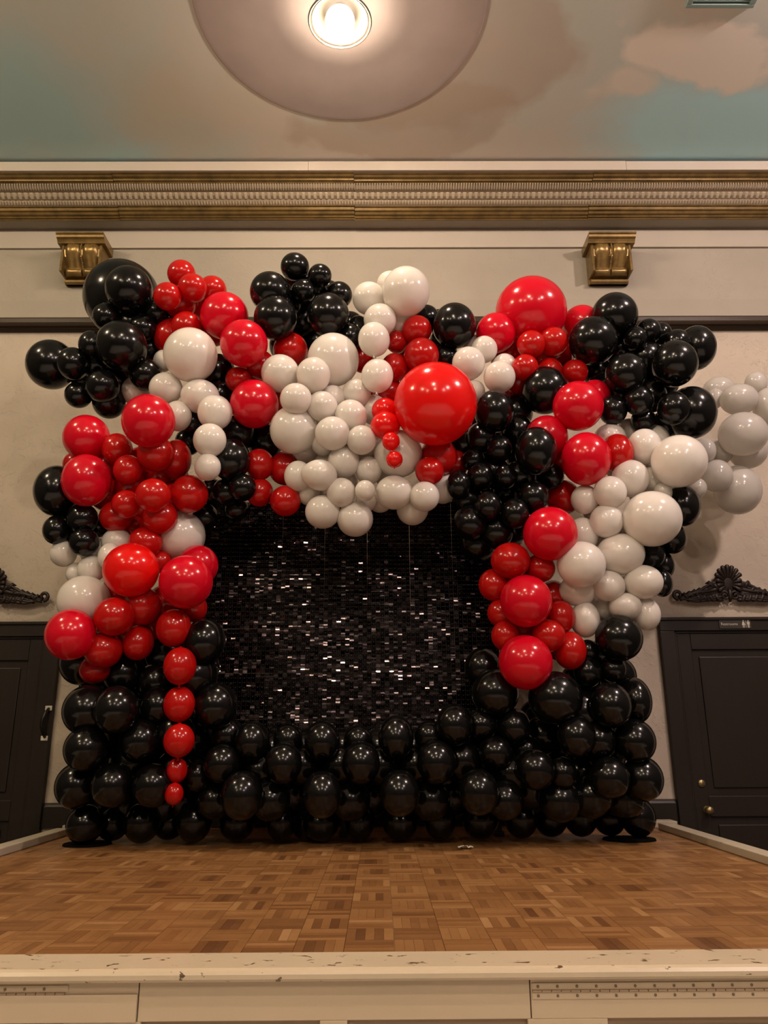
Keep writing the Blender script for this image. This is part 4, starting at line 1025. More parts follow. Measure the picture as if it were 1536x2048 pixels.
  ('R', -1.788, 4.946, 2.538, 0.1035, 0.1081, 0.1128, '', 'medium red balloon, topmost in the small red cluster on the left column'),
  ('R', -1.489, 4.832, 2.465, 0.1195, 0.121, 0.1225, '', 'medium red balloon, second from the top in the small red cluster on the left column'),
  ('R', -1.394, 4.992, 2.481, 0.1028, 0.121, 0.1391, '', 'medium red balloon, third from the top in the small red cluster on the left column'),
  ('R', -1.666, 4.844, 2.354, 0.0943, 0.0985, 0.1027, '', 'small red balloon, fourth from the top in the small red cluster on the left column'),
  ('R', -1.266, 4.914, 2.207, 0.1245, 0.1264, 0.1283, '', 'medium red balloon, fifth from the top in the small red cluster on the left column'),
  ('R', -1.455, 4.741, 2.143, 0.112, 0.111, 0.11, '', 'medium red balloon, sixth from the top in the small red cluster on the left column'),
  ('R', -1.657, 4.841, 2.114, 0.0929, 0.0937, 0.0944, '', 'small red balloon, seventh from the top in the small red cluster on the left column'),
  ('R', -1.757, 4.969, 2.069, 0.1114, 0.1093, 0.1072, '', 'medium red balloon, eighth from the top in the small red cluster on the left column'),
  ('R', -1.445, 4.897, 2.044, 0.115, 0.1156, 0.1162, '', 'medium red balloon, ninth from the top in the small red cluster on the left column'),
  ('R', -1.54, 4.941, 1.882, 0.111, 0.1082, 0.1055, '', 'medium red balloon, lowest in the small red cluster on the left column'),
 ]),
 ('red balloons behind the left column red cluster', [
  ('R', -2.121, 5.085, 2.485, 0.0831, 0.0825, 0.0819, '', 'mostly hidden red balloon, leftmost behind the left column red cluster'),
  ('R', -1.69, 5.003, 2.295, 0.1107, 0.1136, 0.1164, '', 'mostly hidden red balloon, second from the left behind the left column red cluster'),
  ('R', -1.524, 5.064, 2.394, 0.0995, 0.1015, 0.1035, '', 'mostly hidden red balloon, rightmost behind the left column red cluster'),
 ]),
 ('bright red balloons in the mid height of the left column', [
  ('B', -1.581, 4.825, 1.674, 0.1748, 0.1727, 0.1706, '', 'large bright red balloon in the mid height of the left column'),
 ]),
 ('crimson balloons in the large red group low on the left column', [
  ('C', -1.201, 5.005, 1.74, 0.1337, 0.1355, 0.1372, '', 'medium crimson balloon, topmost in the large red group low on the left column'),
  ('C', -1.221, 4.802, 1.59, 0.1673, 0.1681, 0.1688, '', 'large crimson balloon, second from top in the large red group low on the left column'),
  ('C', -1.912, 4.803, 1.264, 0.1512, 0.1546, 0.158, '', 'large crimson balloon, lowest in the large red group low on the left column'),
 ]),
 ('red balloons in the lower small red cluster on the left', [
  ('R', -1.537, 4.97, 1.467, 0.1221, 0.1229, 0.1236, '', 'medium red balloon, topmost in the lower small red cluster on the left'),
  ('R', -1.668, 4.843, 1.38, 0.1252, 0.1225, 0.1198, '', 'medium red balloon, second from the top in the lower small red cluster on the left'),
  ('R', -1.312, 4.925, 1.318, 0.1099, 0.1155, 0.1211, '', 'medium red balloon, third from the top in the lower small red cluster on the left'),
  ('R', -1.554, 5.004, 1.234, 0.1015, 0.1067, 0.1118, '', 'medium red balloon, fourth from the top in the lower small red cluster on the left'),
  ('R', -1.746, 4.926, 1.182, 0.1205, 0.1184, 0.1162, '', 'medium red balloon, fifth from the top in the lower small red cluster on the left'),
  ('R', -1.822, 5.022, 1.069, 0.0992, 0.0948, 0.0904, '', 'small red balloon, lowest in the lower small red cluster on the left'),
 ]),
 ('red balloons behind the lower left red cluster', [
  ('R', -1.522, 5.171, 1.362, 0.0958, 0.0974, 0.0989, '', 'mostly hidden red balloon, leftmost behind the lower left red cluster'),
  ('R', -1.454, 5.029, 1.771, 0.0683, 0.0732, 0.0781, '', 'mostly hidden red balloon, second from the left behind the lower left red cluster'),
  ('R', -1.231, 5.096, 1.473, 0.0861, 0.0905, 0.095, '', 'mostly hidden red balloon, rightmost behind the lower left red cluster'),
 ]),
 ('red balloons in the red string hanging on the left', [
  ('R', -1.245, 4.886, 1.076, 0.1008, 0.1083, 0.1159, 'LV', 'medium red balloon, topmost in the red string hanging on the left'),
  ('R', -1.249, 4.949, 0.848, 0.0917, 0.1001, 0.1086, 'LV', 'small red balloon, second from the top in the red string hanging on the left'),
  ('R', -1.221, 4.891, 0.632, 0.088, 0.0935, 0.0989, 'LV', 'small red balloon, third from the top in the red string hanging on the left'),
  ('R', -1.244, 4.98, 0.456, 0.0561, 0.065, 0.0739, 'LV', 'tiny red balloon, fourth from the top in the red string hanging on the left'),
  ('R', -1.243, 4.944, 0.323, 0.0552, 0.0594, 0.0637, 'LV', 'tiny red balloon, lowest in the red string hanging on the left'),
 ]),
 ('black balloons in the black cluster on the left column edge', [
  ('K', -2.174, 4.971, 2.251, 0.1482, 0.1613, 0.1745, '', 'large black balloon, topmost in the black cluster on the left column edge'),
  ('K', -1.976, 4.955, 2.049, 0.1028, 0.103, 0.1032, '', 'medium black balloon, second from the top in the black cluster on the left column edge'),
  ('K', -2.151, 4.98, 1.981, 0.0886, 0.0941, 0.0997, '', 'small black balloon, third from the top in the black cluster on the left column edge'),
  ('K', -1.942, 4.934, 1.886, 0.0983, 0.0948, 0.0913, '', 'small black balloon, lowest in the black cluster on the left column edge'),
 ]),
 ('black balloons behind the left column', [
  ('K', -1.927, 5.102, 2.04, 0.0823, 0.0813, 0.0804, '', 'mostly hidden black balloon behind the left column'),
 ]),
 ('white balloons in the white cluster low on the left column', [
  ('W', -1.358, 5.099, 1.967, 0.1703, 0.1715, 0.1726, '', 'large white balloon, topmost in the white cluster low on the left column'),
  ('W', -1.754, 5.017, 1.902, 0.1013, 0.0989, 0.0964, '', 'small white balloon, second from the top in the white cluster low on the left column'),
  ('W', -2.113, 5.043, 1.835, 0.0859, 0.0876, 0.0893, '', 'small white balloon, third from the top in the white cluster low on the left column'),
  ('W', -1.759, 4.926, 1.786, 0.0724, 0.0815, 0.0906, '', 'small white balloon, fourth from the top in the white cluster low on the left column'),
  ('W', -1.905, 5.015, 1.722, 0.0893, 0.0905, 0.0917, '', 'small white balloon, fifth from the top in the white cluster low on the left column'),
  ('W', -2.028, 5.074, 1.708, 0.0664, 0.0688, 0.0712, '', 'tiny white balloon, sixth from the top in the white cluster low on the left column'),
  ('W', -1.921, 4.985, 1.504, 0.169, 0.1663, 0.1637, '', 'large white balloon, lowest in the white cluster low on the left column'),
 ]),
 ('white balloons behind the left column black cluster', [
  ('W', -1.932, 5.118, 1.859, 0.0952, 0.0984, 0.1015, '', 'mostly hidden white balloon behind the left column black cluster'),
 ]),
 ('crimson balloons in the crimson trio on the right column', [
  ('C', 1.099, 4.809, 1.896, 0.1741, 0.1745, 0.1748, '', 'large crimson balloon, topmost in the crimson trio on the right column'),
  ('C', 0.926, 4.853, 1.468, 0.1645, 0.1653, 0.1662, '', 'large crimson balloon, second from the top in the crimson trio on the right column'),
  ('C', 0.907, 4.883, 1.088, 0.1682, 0.1688, 0.1694, '', 'large crimson balloon, lowest in the crimson trio on the right column'),
 ]),
 ('red balloons in the small red cluster on the right column', [
  ('R', 0.849, 4.897, 1.74, 0.1285, 0.1232, 0.1178, '', 'medium red balloon, topmost in the small red cluster on the right column'),
  ('R', 1.05, 4.938, 1.699, 0.0958, 0.095, 0.0941, '', 'small red balloon, second from the top in the small red cluster on the right column'),
  ('R', 0.751, 5.006, 1.601, 0.101, 0.1048, 0.1085, '', 'medium red balloon, third from the top in the small red cluster on the right column'),
  ('R', 1.155, 5.082, 1.546, 0.0869, 0.093, 0.0991, '', 'small red balloon, fourth from the top in the small red cluster on the right column'),
  ('R', 0.79, 5.015, 1.417, 0.0897, 0.0915, 0.0934, '', 'small red balloon, fifth from the top in the small red cluster on the right column'),
  ('R', 1.169, 4.984, 1.385, 0.0945, 0.1004, 0.1064, '', 'small red balloon, sixth from the top in the small red cluster on the right column'),
  ('R', 1.07, 4.921, 1.258, 0.1063, 0.1051, 0.104, '', 'medium red balloon, seventh from the top in the small red cluster on the right column'),
  ('R', 0.806, 4.979, 1.264, 0.0916, 0.095, 0.0983, '', 'small red balloon, eighth from the top in the small red cluster on the right column'),
  ('R', 1.215, 4.987, 1.17, 0.1032, 0.1122, 0.1213, '', 'medium red balloon, lowest in the small red cluster on the right column'),
 ]),
 ('red balloons behind the right column crimson trio', [
  ('R', 0.932, 5.06, 1.306, 0.0895, 0.0897, 0.0899, '', 'mostly hidden red balloon behind the right column crimson trio'),
 ]),
 ('white balloons in the upper white cluster on the right column', [
  ('W', 1.784, 5.123, 2.733, 0.0874, 0.0893, 0.0912, '', 'small white balloon, topmost in the upper white cluster on the right column'),
  ('W', 1.61, 5.019, 2.635, 0.111, 0.1075, 0.104, '', 'medium white balloon, second from the top in the upper white cluster on the right column'),
  ('W', 1.937, 5.036, 2.637, 0.0918, 0.0944, 0.0969, '', 'small white balloon, third from the top in the upper white cluster on the right column'),
  ('W', 1.804, 4.909, 2.532, 0.1138, 0.1185, 0.1233, '', 'medium white balloon, fourth from the top in the upper white cluster on the right column'),
  ('W', 1.973, 4.778, 2.377, 0.1795, 0.1756, 0.1717, '', 'large white balloon, lowest in the upper white cluster on the right column'),
 ]),
 ('white balloons in the middle white cluster on the right column', [
  ('W', 1.674, 4.872, 2.291, 0.1223, 0.1235, 0.1247, '', 'medium white balloon, topmost in the middle white cluster on the right column'),
  ('W', 1.879, 4.986, 2.31, 0.1135, 0.1114, 0.1093, '', 'medium white balloon, second from the top in the middle white cluster on the right column'),
  ('W', 1.517, 4.834, 2.181, 0.1081, 0.1086, 0.1091, '', 'medium white balloon, third from the top in the middle white cluster on the right column'),
  ('W', 1.889, 4.894, 2.199, 0.0603, 0.0658, 0.0713, '', 'tiny white balloon, fourth from the top in the middle white cluster on the right column'),
  ('W', 1.379, 4.944, 2.167, 0.0938, 0.0971, 0.1005, '', 'small white balloon, fifth from the top in the middle white cluster on the right column'),
  ('W', 1.769, 4.819, 1.996, 0.1884, 0.184, 0.1796, '', 'large white balloon, sixth from the top in the middle white cluster on the right column'),
  ('W', 1.493, 4.887, 2.001, 0.1082, 0.1104, 0.1126, '', 'medium white balloon, lowest in the middle white cluster on the right column'),
 ]),
 ('white balloons in the lower white cluster on the right column', [
  ('W', 1.356, 4.991, 1.934, 0.1039, 0.1109, 0.1179, '', 'medium white balloon, topmost in the lower white cluster on the right column'),
  ('W', 1.579, 4.93, 1.788, 0.1559, 0.146, 0.1362, '', 'large white balloon, second from the top in the lower white cluster on the right column'),
  ('W', 1.291, 4.837, 1.699, 0.1543, 0.1517, 0.1492, '', 'large white balloon, third from the top in the lower white cluster on the right column'),
  ('W', 1.709, 4.924, 1.6, 0.1249, 0.1177, 0.1105, '', 'medium white balloon, fourth from the top in the lower white cluster on the right column'),
  ('W', 1.484, 4.938, 1.578, 0.1067, 0.1034, 0.1002, '', 'medium white balloon, fifth from the top in the lower white cluster on the right column'),
  ('W', 1.3, 5.004, 1.561, 0.126, 0.1119, 0.0978, '', 'medium white balloon, sixth from the top in the lower white cluster on the right column'),
  ('W', 1.589, 4.962, 1.447, 0.1057, 0.0958, 0.0859, '', 'small white balloon, seventh from the top in the lower white cluster on the right column'),
  ('W', 1.737, 5.029, 1.408, 0.0961, 0.1036, 0.111, '', 'medium white balloon, eighth from the top in the lower white cluster on the right column'),
  ('W', 1.337, 5.023, 1.373, 0.0945, 0.106, 0.1174, '', 'medium white balloon, lowest in the lower white cluster on the right column'),
 ]),
 ('white balloons behind the right column white cluster', [
  ('W', 1.49, 5.116, 1.46, 0.0858, 0.0871, 0.0885, '', 'mostly hidden white balloon, leftmost behind the right column white cluster'),
  ('W', 1.814, 5.056, 2.466, 0.0778, 0.0798, 0.0817, '', 'mostly hidden white balloon, rightmost behind the right column white cluster'),
 ]),
 ('black balloons in the black line behind the right column', [
  ('K', 2.062, 5.031, 2.149, 0.1191, 0.1343, 0.1495, '', 'medium black balloon, topmost in the black line behind the right column'),
  ('K', 1.987, 5.071, 1.931, 0.0918, 0.1003, 0.1088, '', 'small black balloon, second from the top in the black line behind the right column'),
  ('K', 1.827, 5.047, 1.808, 0.0848, 0.0908, 0.0968, '', 'small black balloon, third from the top in the black line behind the right column'),
  ('K', 1.931, 5.136, 1.758, 0.0719, 0.0831, 0.0944, '', 'small black balloon, fourth from the top in the black line behind the right column'),
  ('K', 1.888, 5.093, 1.629, 0.0709, 0.0854, 0.1, '', 'small black balloon, lowest in the black line behind the right column'),
 ]),
 ('pearl white balloons in the pearl white cluster at the right edge', [
  ('T', 3.02, 5.636, 3.352, 0.085, 0.089, 0.0931, '', 'small pearl white balloon, topmost in the pearl white cluster at the right edge'),
  ('T', 2.791, 5.792, 3.365, 0.129, 0.1187, 0.1085, '', 'medium pearl white balloon, second from top in the pearl white cluster at the right edge'),
  ('T', 2.708, 5.708, 3.251, 0.0635, 0.0744, 0.0854, '', 'small pearl white balloon, third from top in the pearl white cluster at the right edge'),
  ('T', 2.845, 5.598, 3.192, 0.1461, 0.1337, 0.1214, '', 'medium pearl white balloon, fourth from top in the pearl white cluster at the right edge'),
  ('T', 3.083, 5.598, 3.135, 0.1246, 0.1376, 0.1505, '', 'large pearl white balloon, fifth from top in the pearl white cluster at the right edge'),
  ('T', 2.769, 5.463, 2.844, 0.1821, 0.1737, 0.1653, '', 'large pearl white balloon, sixth from top in the pearl white cluster at the right edge'),
  ('T', 2.472, 5.484, 2.72, 0.075, 0.0881, 0.1012, '', 'small pearl white balloon, seventh from top in the pearl white cluster at the right edge'),
  ('T', 2.901, 5.686, 2.786, 0.1447, 0.1395, 0.1343, '', 'large pearl white balloon, eighth from top in the pearl white cluster at the right edge'),
  ('T', 2.672, 5.654, 2.771, 0.0882, 0.0942, 0.1001, '', 'small pearl white balloon, ninth from top in the pearl white cluster at the right edge'),
  ('T', 2.541, 5.492, 2.518, 0.1146, 0.1196, 0.1247, '', 'medium pearl white balloon, tenth from top in the pearl white cluster at the right edge'),
  ('T', 2.363, 5.446, 2.408, 0.0663, 0.0729, 0.0794, '', 'small pearl white balloon, eleventh from top in the pearl white cluster at the right edge'),
  ('T', 2.747, 5.628, 2.45, 0.1735, 0.1821, 0.1907, '', 'large pearl white balloon, lowest in the pearl white cluster at the right edge'),
 ]),
 ('black balloons in the black stack at the lower left edge', [
  ('K', -1.954, 5.144, 1.128, 0.1426, 0.1464, 0.1503, '', 'large black balloon, topmost in the black stack at the lower left edge'),
  ('K', -1.824, 4.965, 0.817, 0.1477, 0.1505, 0.1533, '', 'large black balloon, second from the top in the black stack at the lower left edge'),
  ('K', -1.793, 4.927, 0.588, 0.1318, 0.1334, 0.1351, '', 'medium black balloon, third from the top in the black stack at the lower left edge'),
  ('K', -1.892, 5.1, 0.366, 0.1309, 0.1352, 0.1395, '', 'medium black balloon, lowest in the black stack at the lower left edge'),
 ]),
 ('black balloons in the black stack under the left reds', [
  ('K', -1.126, 4.996, 1.24, 0.1332, 0.1405, 0.1478, '', 'large black balloon, topmost in the black stack under the left reds'),
  ('K', -1.682, 5.155, 1.054, 0.1331, 0.1354, 0.1376, '', 'medium black balloon, second from the top in the black stack under the left reds'),
  ('K', -1.462, 5.165, 0.996, 0.1205, 0.1252, 0.1299, '', 'medium black balloon, third from the top in the black stack under the left reds'),
  ('K', -1.403, 5.053, 0.842, 0.117, 0.1211, 0.1252, '', 'medium black balloon, fourth from the top in the black stack under the left reds'),
  ('K', -1.041, 5.048, 0.84, 0.1365, 0.1412, 0.1459, '', 'large black balloon, fifth from the top in the black stack under the left reds'),
  ('K', -1.609, 4.869, 0.812, 0.1336, 0.1403, 0.147, '', 'large black balloon, sixth from the top in the black stack under the left reds'),
  ('K', -1.489, 4.997, 0.63, 0.1269, 0.1306, 0.1343, '', 'medium black balloon, lowest in the black stack under the left reds'),
 ]),
 ('black balloons in the left fourth row of the black base', [
  ('K', -1.632, 4.98, 0.371, 0.1233, 0.1265, 0.1297, '', 'medium black balloon, leftmost in the left fourth row of the black base'),
  ('K', -1.386, 4.988, 0.37, 0.1254, 0.1276, 0.1299, '', 'medium black balloon, second from the left in the left fourth row of the black base'),
  ('K', -1.136, 5.081, 0.419, 0.0855, 0.0927, 0.0999, '', 'small black balloon, rightmost in the left fourth row of the black base'),
 ]),
 ('black balloons in the top row of the black base', [
  ('K', -0.975, 5.132, 0.663, 0.0989, 0.1049, 0.1108, '', 'medium black balloon, leftmost in the top row of the black base'),
  ('K', -0.8, 5.043, 0.62, 0.108, 0.1183, 0.1287, '', 'medium black balloon, second from the left in the top row of the black base'),
  ('K', -0.584, 5.09, 0.634, 0.0921, 0.0957, 0.0993, '', 'small black balloon, third from the left in the top row of the black base'),
  ('K', -0.362, 5.0, 0.624, 0.1101, 0.1172, 0.1243, '', 'medium black balloon, fourth from the left in the top row of the black base'),
  ('K', -0.139, 5.1, 0.625, 0.0929, 0.0945, 0.096, '', 'small black balloon, fifth from the left in the top row of the black base'),
  ('K', 0.097, 5.0, 0.642, 0.1106, 0.1227, 0.1348, '', 'medium black balloon, sixth from the left in the top row of the black base'),
  ('K', 0.306, 5.055, 0.65, 0.0922, 0.0939, 0.0955, '', 'small black balloon, seventh from the left in the top row of the black base'),
  ('K', 0.462, 4.99, 0.715, 0.1157, 0.1223, 0.129, '', 'medium black balloon, eighth from the left in the top row of the black base'),
  ('K', 0.636, 5.063, 0.715, 0.0993, 0.0996, 0.0999, '', 'small black balloon, ninth from the left in the top row of the black base'),
  ('K', 0.844, 5.04, 0.704, 0.1017, 0.1074, 0.1131, '', 'medium black balloon, rightmost in the top row of the black base'),
 ]),
 ('black balloons in the second row of the black base', [
  ('K', -0.975, 5.0, 0.494, 0.1123, 0.114, 0.1157, '', 'medium black balloon, leftmost in the second row of the black base'),
  ('K', -0.591, 4.95, 0.494, 0.1127, 0.1185, 0.1244, '', 'medium black balloon, second from the left in the second row of the black base'),
  ('K', -0.119, 4.948, 0.494, 0.117, 0.1224, 0.1277, '', 'medium black balloon, third from the left in the second row of the black base'),
  ('K', 0.342, 4.955, 0.497, 0.1205, 0.1259, 0.1313, '', 'medium black balloon, fourth from the left in the second row of the black base'),
  ('K', 0.712, 5.003, 0.549, 0.1073, 0.1037, 0.1002, '', 'medium black balloon, fifth from the left in the second row of the black base'),
  ('K', 0.944, 4.953, 0.45, 0.1183, 0.1196, 0.1209, '', 'medium black balloon, sixth from the left in the second row of the black base'),
  ('K', 1.117, 4.996, 0.427, 0.0879, 0.0933, 0.0986, '', 'small black balloon, rightmost in the second row of the black base'),
 ]),
 ('black balloons in the third row of the black base', [
  ('K', -0.83, 4.92, 0.314, 0.1265, 0.1347, 0.143, '', 'medium black balloon, leftmost in the third row of the black base'),
  ('K', -0.351, 4.92, 0.317, 0.1181, 0.1274, 0.1367, '', 'medium black balloon, second from the left in the third row of the black base'),
  ('K', 0.113, 4.92, 0.322, 0.122, 0.1279, 0.1338, '', 'medium black balloon, third from the left in the third row of the black base'),
  ('K', 0.587, 4.915, 0.325, 0.1211, 0.1275, 0.1338, '', 'medium black balloon, rightmost in the third row of the black base'),
 ]),
 ('black balloons in the bottom row of the black base', [
  ('K', -1.856, 5.213, 0.132, 0.1174, 0.1185, 0.1196, 'F', 'medium black balloon, leftmost in the bottom row of the black base'),
  ('K', -1.509, 5.243, 0.135, 0.1148, 0.119, 0.1233, 'F', 'medium black balloon, second from the left in the bottom row of the black base'),
  ('K', -1.182, 5.251, 0.136, 0.1108, 0.1172, 0.1235, 'F', 'medium black balloon, third from the left in the bottom row of the black base'),
  ('K', -0.634, 5.273, 0.13, 0.0946, 0.1064, 0.1181, 'F', 'medium black balloon, fourth from the left in the bottom row of the black base'),
  ('K', -0.133, 5.297, 0.131, 0.0959, 0.1073, 0.1188, 'F', 'medium black balloon, fifth from the left in the bottom row of the black base'),
  ('K', 0.379, 5.296, 0.131, 0.0989, 0.1089, 0.1188, 'F', 'medium black balloon, sixth from the left in the bottom row of the black base'),
  ('K', 0.906, 5.344, 0.132, 0.105, 0.1126, 0.1202, 'F', 'medium black balloon, seventh from the left in the bottom row of the black base'),
  ('K', 1.312, 5.426, 0.134, 0.1083, 0.1153, 0.1223, 'F', 'medium black balloon, eighth from the left in the bottom row of the black base'),
  ('K', 1.674, 5.379, 0.139, 0.1147, 0.1211, 0.1275, 'F', 'medium black balloon, rightmost in the bottom row of the black base'),
 ]),
 ('black balloons at floor level behind the black base', [
  ('K', -1.735, 5.378, 0.12, 0.1042, 0.1063, 0.1084, 'F', 'mostly hidden black balloon, leftmost at floor level behind the black base'),
  ('K', -1.381, 5.411, 0.121, 0.107, 0.1081, 0.1091, 'F', 'mostly hidden black balloon, second from the left at floor level behind the black base'),
  ('K', -0.921, 5.313, 0.125, 0.1134, 0.1132, 0.113, 'F', 'mostly hidden black balloon, third from the left at floor level behind the black base'),
  ('K', -0.381, 5.286, 0.124, 0.1144, 0.1134, 0.1124, 'F', 'mostly hidden black balloon, fourth from the left at floor level behind the black base'),
  ('K', 0.124, 5.309, 0.125, 0.1154, 0.1142, 0.1131, 'F', 'mostly hidden black balloon, fifth from the left at floor level behind the black base'),
  ('K', 0.64, 5.333, 0.126, 0.1151, 0.1144, 0.1137, 'F', 'mostly hidden black balloon, sixth from the left at floor level behind the black base'),
  ('K', 1.116, 5.437, 0.122, 0.1094, 0.1097, 0.1101, 'F', 'mostly hidden black balloon, seventh from the left at floor level behind the black base'),
  ('K', 1.511, 5.469, 0.123, 0.1082, 0.1095, 0.1109, 'F', 'mostly hidden black balloon, rightmost at floor level behind the black base'),
 ]),
 ('black balloons deep inside the black base', [
  ('K', -1.3, 5.156, 0.452, 0.1243, 0.1267, 0.129, '', 'mostly hidden black balloon, leftmost deep inside the black base'),
  ('K', -1.284, 5.057, 0.665, 0.1235, 0.1266, 0.1297, '', 'mostly hidden black balloon, second from the left deep inside the black base'),
  ('K', -1.034, 5.14, 0.274, 0.1173, 0.1182, 0.1191, '', 'mostly hidden black balloon, third from the left deep inside the black base'),
  ('K', -0.761, 5.145, 0.45, 0.1199, 0.1209, 0.1219, '', 'mostly hidden black balloon, fourth from the left deep inside the black base'),
  ('K', -0.683, 5.079, 0.276, 0.1243, 0.1242, 0.1242, '', 'mostly hidden black balloon, fifth from the left deep inside the black base'),
  ('K', -0.492, 5.126, 0.479, 0.1205, 0.1212, 0.1219, '', 'mostly hidden black balloon, sixth from the left deep inside the black base'),
  ('K', -0.254, 5.104, 0.478, 0.1205, 0.1209, 0.1214, '', 'mostly hidden black balloon, seventh from the left deep inside the black base'),
  ('K', -0.191, 5.14, 0.269, 0.127, 0.1264, 0.1257, '', 'mostly hidden black balloon, eighth from the left deep inside the black base'),
  ('K', -0.003, 5.118, 0.476, 0.121, 0.1214, 0.1218, '', 'mostly hidden black balloon, ninth from the left deep inside the black base'),
  ('K', 0.218, 5.133, 0.475, 0.1213, 0.1217, 0.1222, '', 'mostly hidden black balloon, tenth from the left deep inside the black base'),
  ('K', 0.309, 5.14, 0.266, 0.127, 0.1264, 0.1258, '', 'mostly hidden black balloon, eleventh from the left deep inside the black base'),
  ('K', 0.516, 5.105, 0.504, 0.1204, 0.1245, 0.1287, '', 'mostly hidden black balloon, twelfth from the left deep inside the black base'),
  ('K', 0.676, 5.178, 1.082, 0.1184, 0.125, 0.1316, '', 'mostly hidden black balloon, thirteenth from the left deep inside the black base'),
  ('K', 0.759, 5.016, 0.272, 0.1159, 0.1161, 0.1164, '', 'mostly hidden black balloon, fourteenth from the left deep inside the black base'),
  ('K', 0.812, 5.104, 0.427, 0.1189, 0.1199, 0.1209, '', 'mostly hidden black balloon, rightmost deep inside the black base'),
 ]),
 ('black balloons in the black stack on the lower right', [
  ('K', 0.73, 5.036, 0.91, 0.1494, 0.1499, 0.1505, '', 'large black balloon, topmost in the black stack on the lower right'),
  ('K', 1.092, 4.941, 0.873, 0.1685, 0.1664, 0.1644, '', 'large black balloon, second from the top in the black stack on the lower right'),
  ('K', 1.639, 5.111, 0.865, 0.104, 0.1281, 0.1522, '', 'medium black balloon, third from the top in the black stack on the lower right'),
  ('K', 1.428, 4.927, 0.828, 0.1278, 0.1336, 0.1394, '', 'medium black balloon, fourth from the top in the black stack on the lower right'),
  ('K', 1.2, 4.917, 0.642, 0.1175, 0.1219, 0.1262, '', 'medium black balloon, fifth from the top in the black stack on the lower right'),
  ('K', 1.588, 5.02, 0.613, 0.1275, 0.1314, 0.1353, '', 'medium black balloon, sixth from the top in the black stack on the lower right'),
  ('K', 1.392, 4.954, 0.401, 0.1221, 0.1228, 0.1235, '', 'medium black balloon, seventh from the top in the black stack on the lower right'),
  ('K', 1.627, 5.062, 0.389, 0.1266, 0.1314, 0.1362, '', 'medium black balloon, lowest in the black stack on the lower right'),
 ]),
 ('black balloons in the black stack under the right whites', [
  ('K', 1.528, 4.963, 1.245, 0.1492, 0.1483, 0.1475, '', 'large black balloon, topmost in the black stack under the right whites'),
  ('K', 1.353, 5.072, 1.175, 0.0673, 0.0714, 0.0754, '', 'small black balloon, second from the top in the black stack under the right whites'),
  ('K', 1.501, 5.046, 1.054, 0.0836, 0.0845, 0.0855, '', 'small black balloon, third from the top in the black stack under the right whites'),
  ('K', 1.331, 5.041, 1.039, 0.0912, 0.0953, 0.0995, '', 'small black balloon, lowest in the black stack under the right whites'),
 ]),
 ('black balloons inside the lower right black stack', [
  ('K', 0.921, 5.144, 0.561, 0.1063, 0.1082, 0.1101, '', 'mostly hidden black balloon, leftmost inside the lower right black stack'),
  ('K', 1.053, 5.217, 0.652, 0.1151, 0.121, 0.127, '', 'mostly hidden black balloon, second from the left inside the lower right black stack'),
  ('K', 1.286, 5.244, 0.419, 0.113, 0.1187, 0.1243, '', 'mostly hidden black balloon, third from the left inside the lower right black stack'),
  ('K', 1.357, 5.028, 0.62, 0.1158, 0.1189, 0.122, '', 'mostly hidden black balloon, rightmost inside the lower right black stack'),
 ]),
 ('black balloons among the black upper left balloons', [
  ('K', -2.188, 5.272, 3.21, 0.1044, 0.1074, 0.1103, '', 'mostly hidden black balloon, leftmost among the black upper left balloons'),
  ('K', -1.863, 5.191, 3.632, 0.1301, 0.1316, 0.1331, '', 'mostly hidden black balloon, second from the left among the black upper left balloons'),
  ('K', -1.782, 5.221, 3.82, 0.1171, 0.1177, 0.1184, '', 'mostly hidden black balloon, rightmost among the black upper left balloons'),
 ]),
 ('black balloons among the black upper right balloons', [
  ('K', 1.642, 5.183, 3.102, 0.1135, 0.115, 0.1164, '', 'mostly hidden black balloon, leftmost among the black upper right balloons'),
  ('K', 1.723, 5.059, 2.984, 0.1244, 0.1265, 0.1286, '', 'mostly hidden black balloon, second from the left among the black upper right balloons'),
  ('K', 1.948, 5.104, 3.291, 0.1336, 0.136, 0.1384, '', 'mostly hidden black balloon, third from the left among the black upper right balloons'),
  ('K', 1.962, 5.104, 2.996, 0.1094, 0.1158, 0.1221, '', 'mostly hidden black balloon, rightmost among the black upper right balloons'),
 ]),
 ('black balloons within the black run right of the giant', [
  ('K', 0.606, 5.072, 2.207, 0.1097, 0.11, 0.1103, '', 'mostly hidden black balloon, leftmost within the black run right of the giant'),
  ('K', 0.705, 5.196, 2.594, 0.1219, 0.1221, 0.1224, '', 'mostly hidden black balloon, second from the left within the black run right of the giant'),
  ('K', 0.793, 5.045, 2.397, 0.1098, 0.1103, 0.1108, '', 'mostly hidden black balloon, third from the left within the black run right of the giant'),
  ('K', 0.882, 5.127, 2.266, 0.1105, 0.1111, 0.1118, '', 'mostly hidden black balloon, fourth from the left within the black run right of the giant'),
  ('K', 0.978, 5.133, 2.88, 0.1291, 0.1295, 0.1299, '', 'mostly hidden black balloon, fifth from the left within the black run right of the giant'),
  ('K', 1.014, 5.18, 2.594, 0.1206, 0.1252, 0.1297, '', 'mostly hidden black balloon, sixth from the left within the black run right of the giant'),
  ('K', 0.981, 4.977, 2.036, 0.0987, 0.0995, 0.1003, '', 'mostly hidden black balloon, seventh from the left within the black run right of the giant'),
  ('K', 1.061, 5.111, 2.4, 0.1103, 0.1113, 0.1122, '', 'mostly hidden black balloon, rightmost within the black run right of the giant'),
 ]),
 ('red balloons within the left column red cluster', [
  ('R', -1.885, 5.085, 2.264, 0.111, 0.1145, 0.118, '', 'mostly hidden red balloon, leftmost within the left column red cluster'),
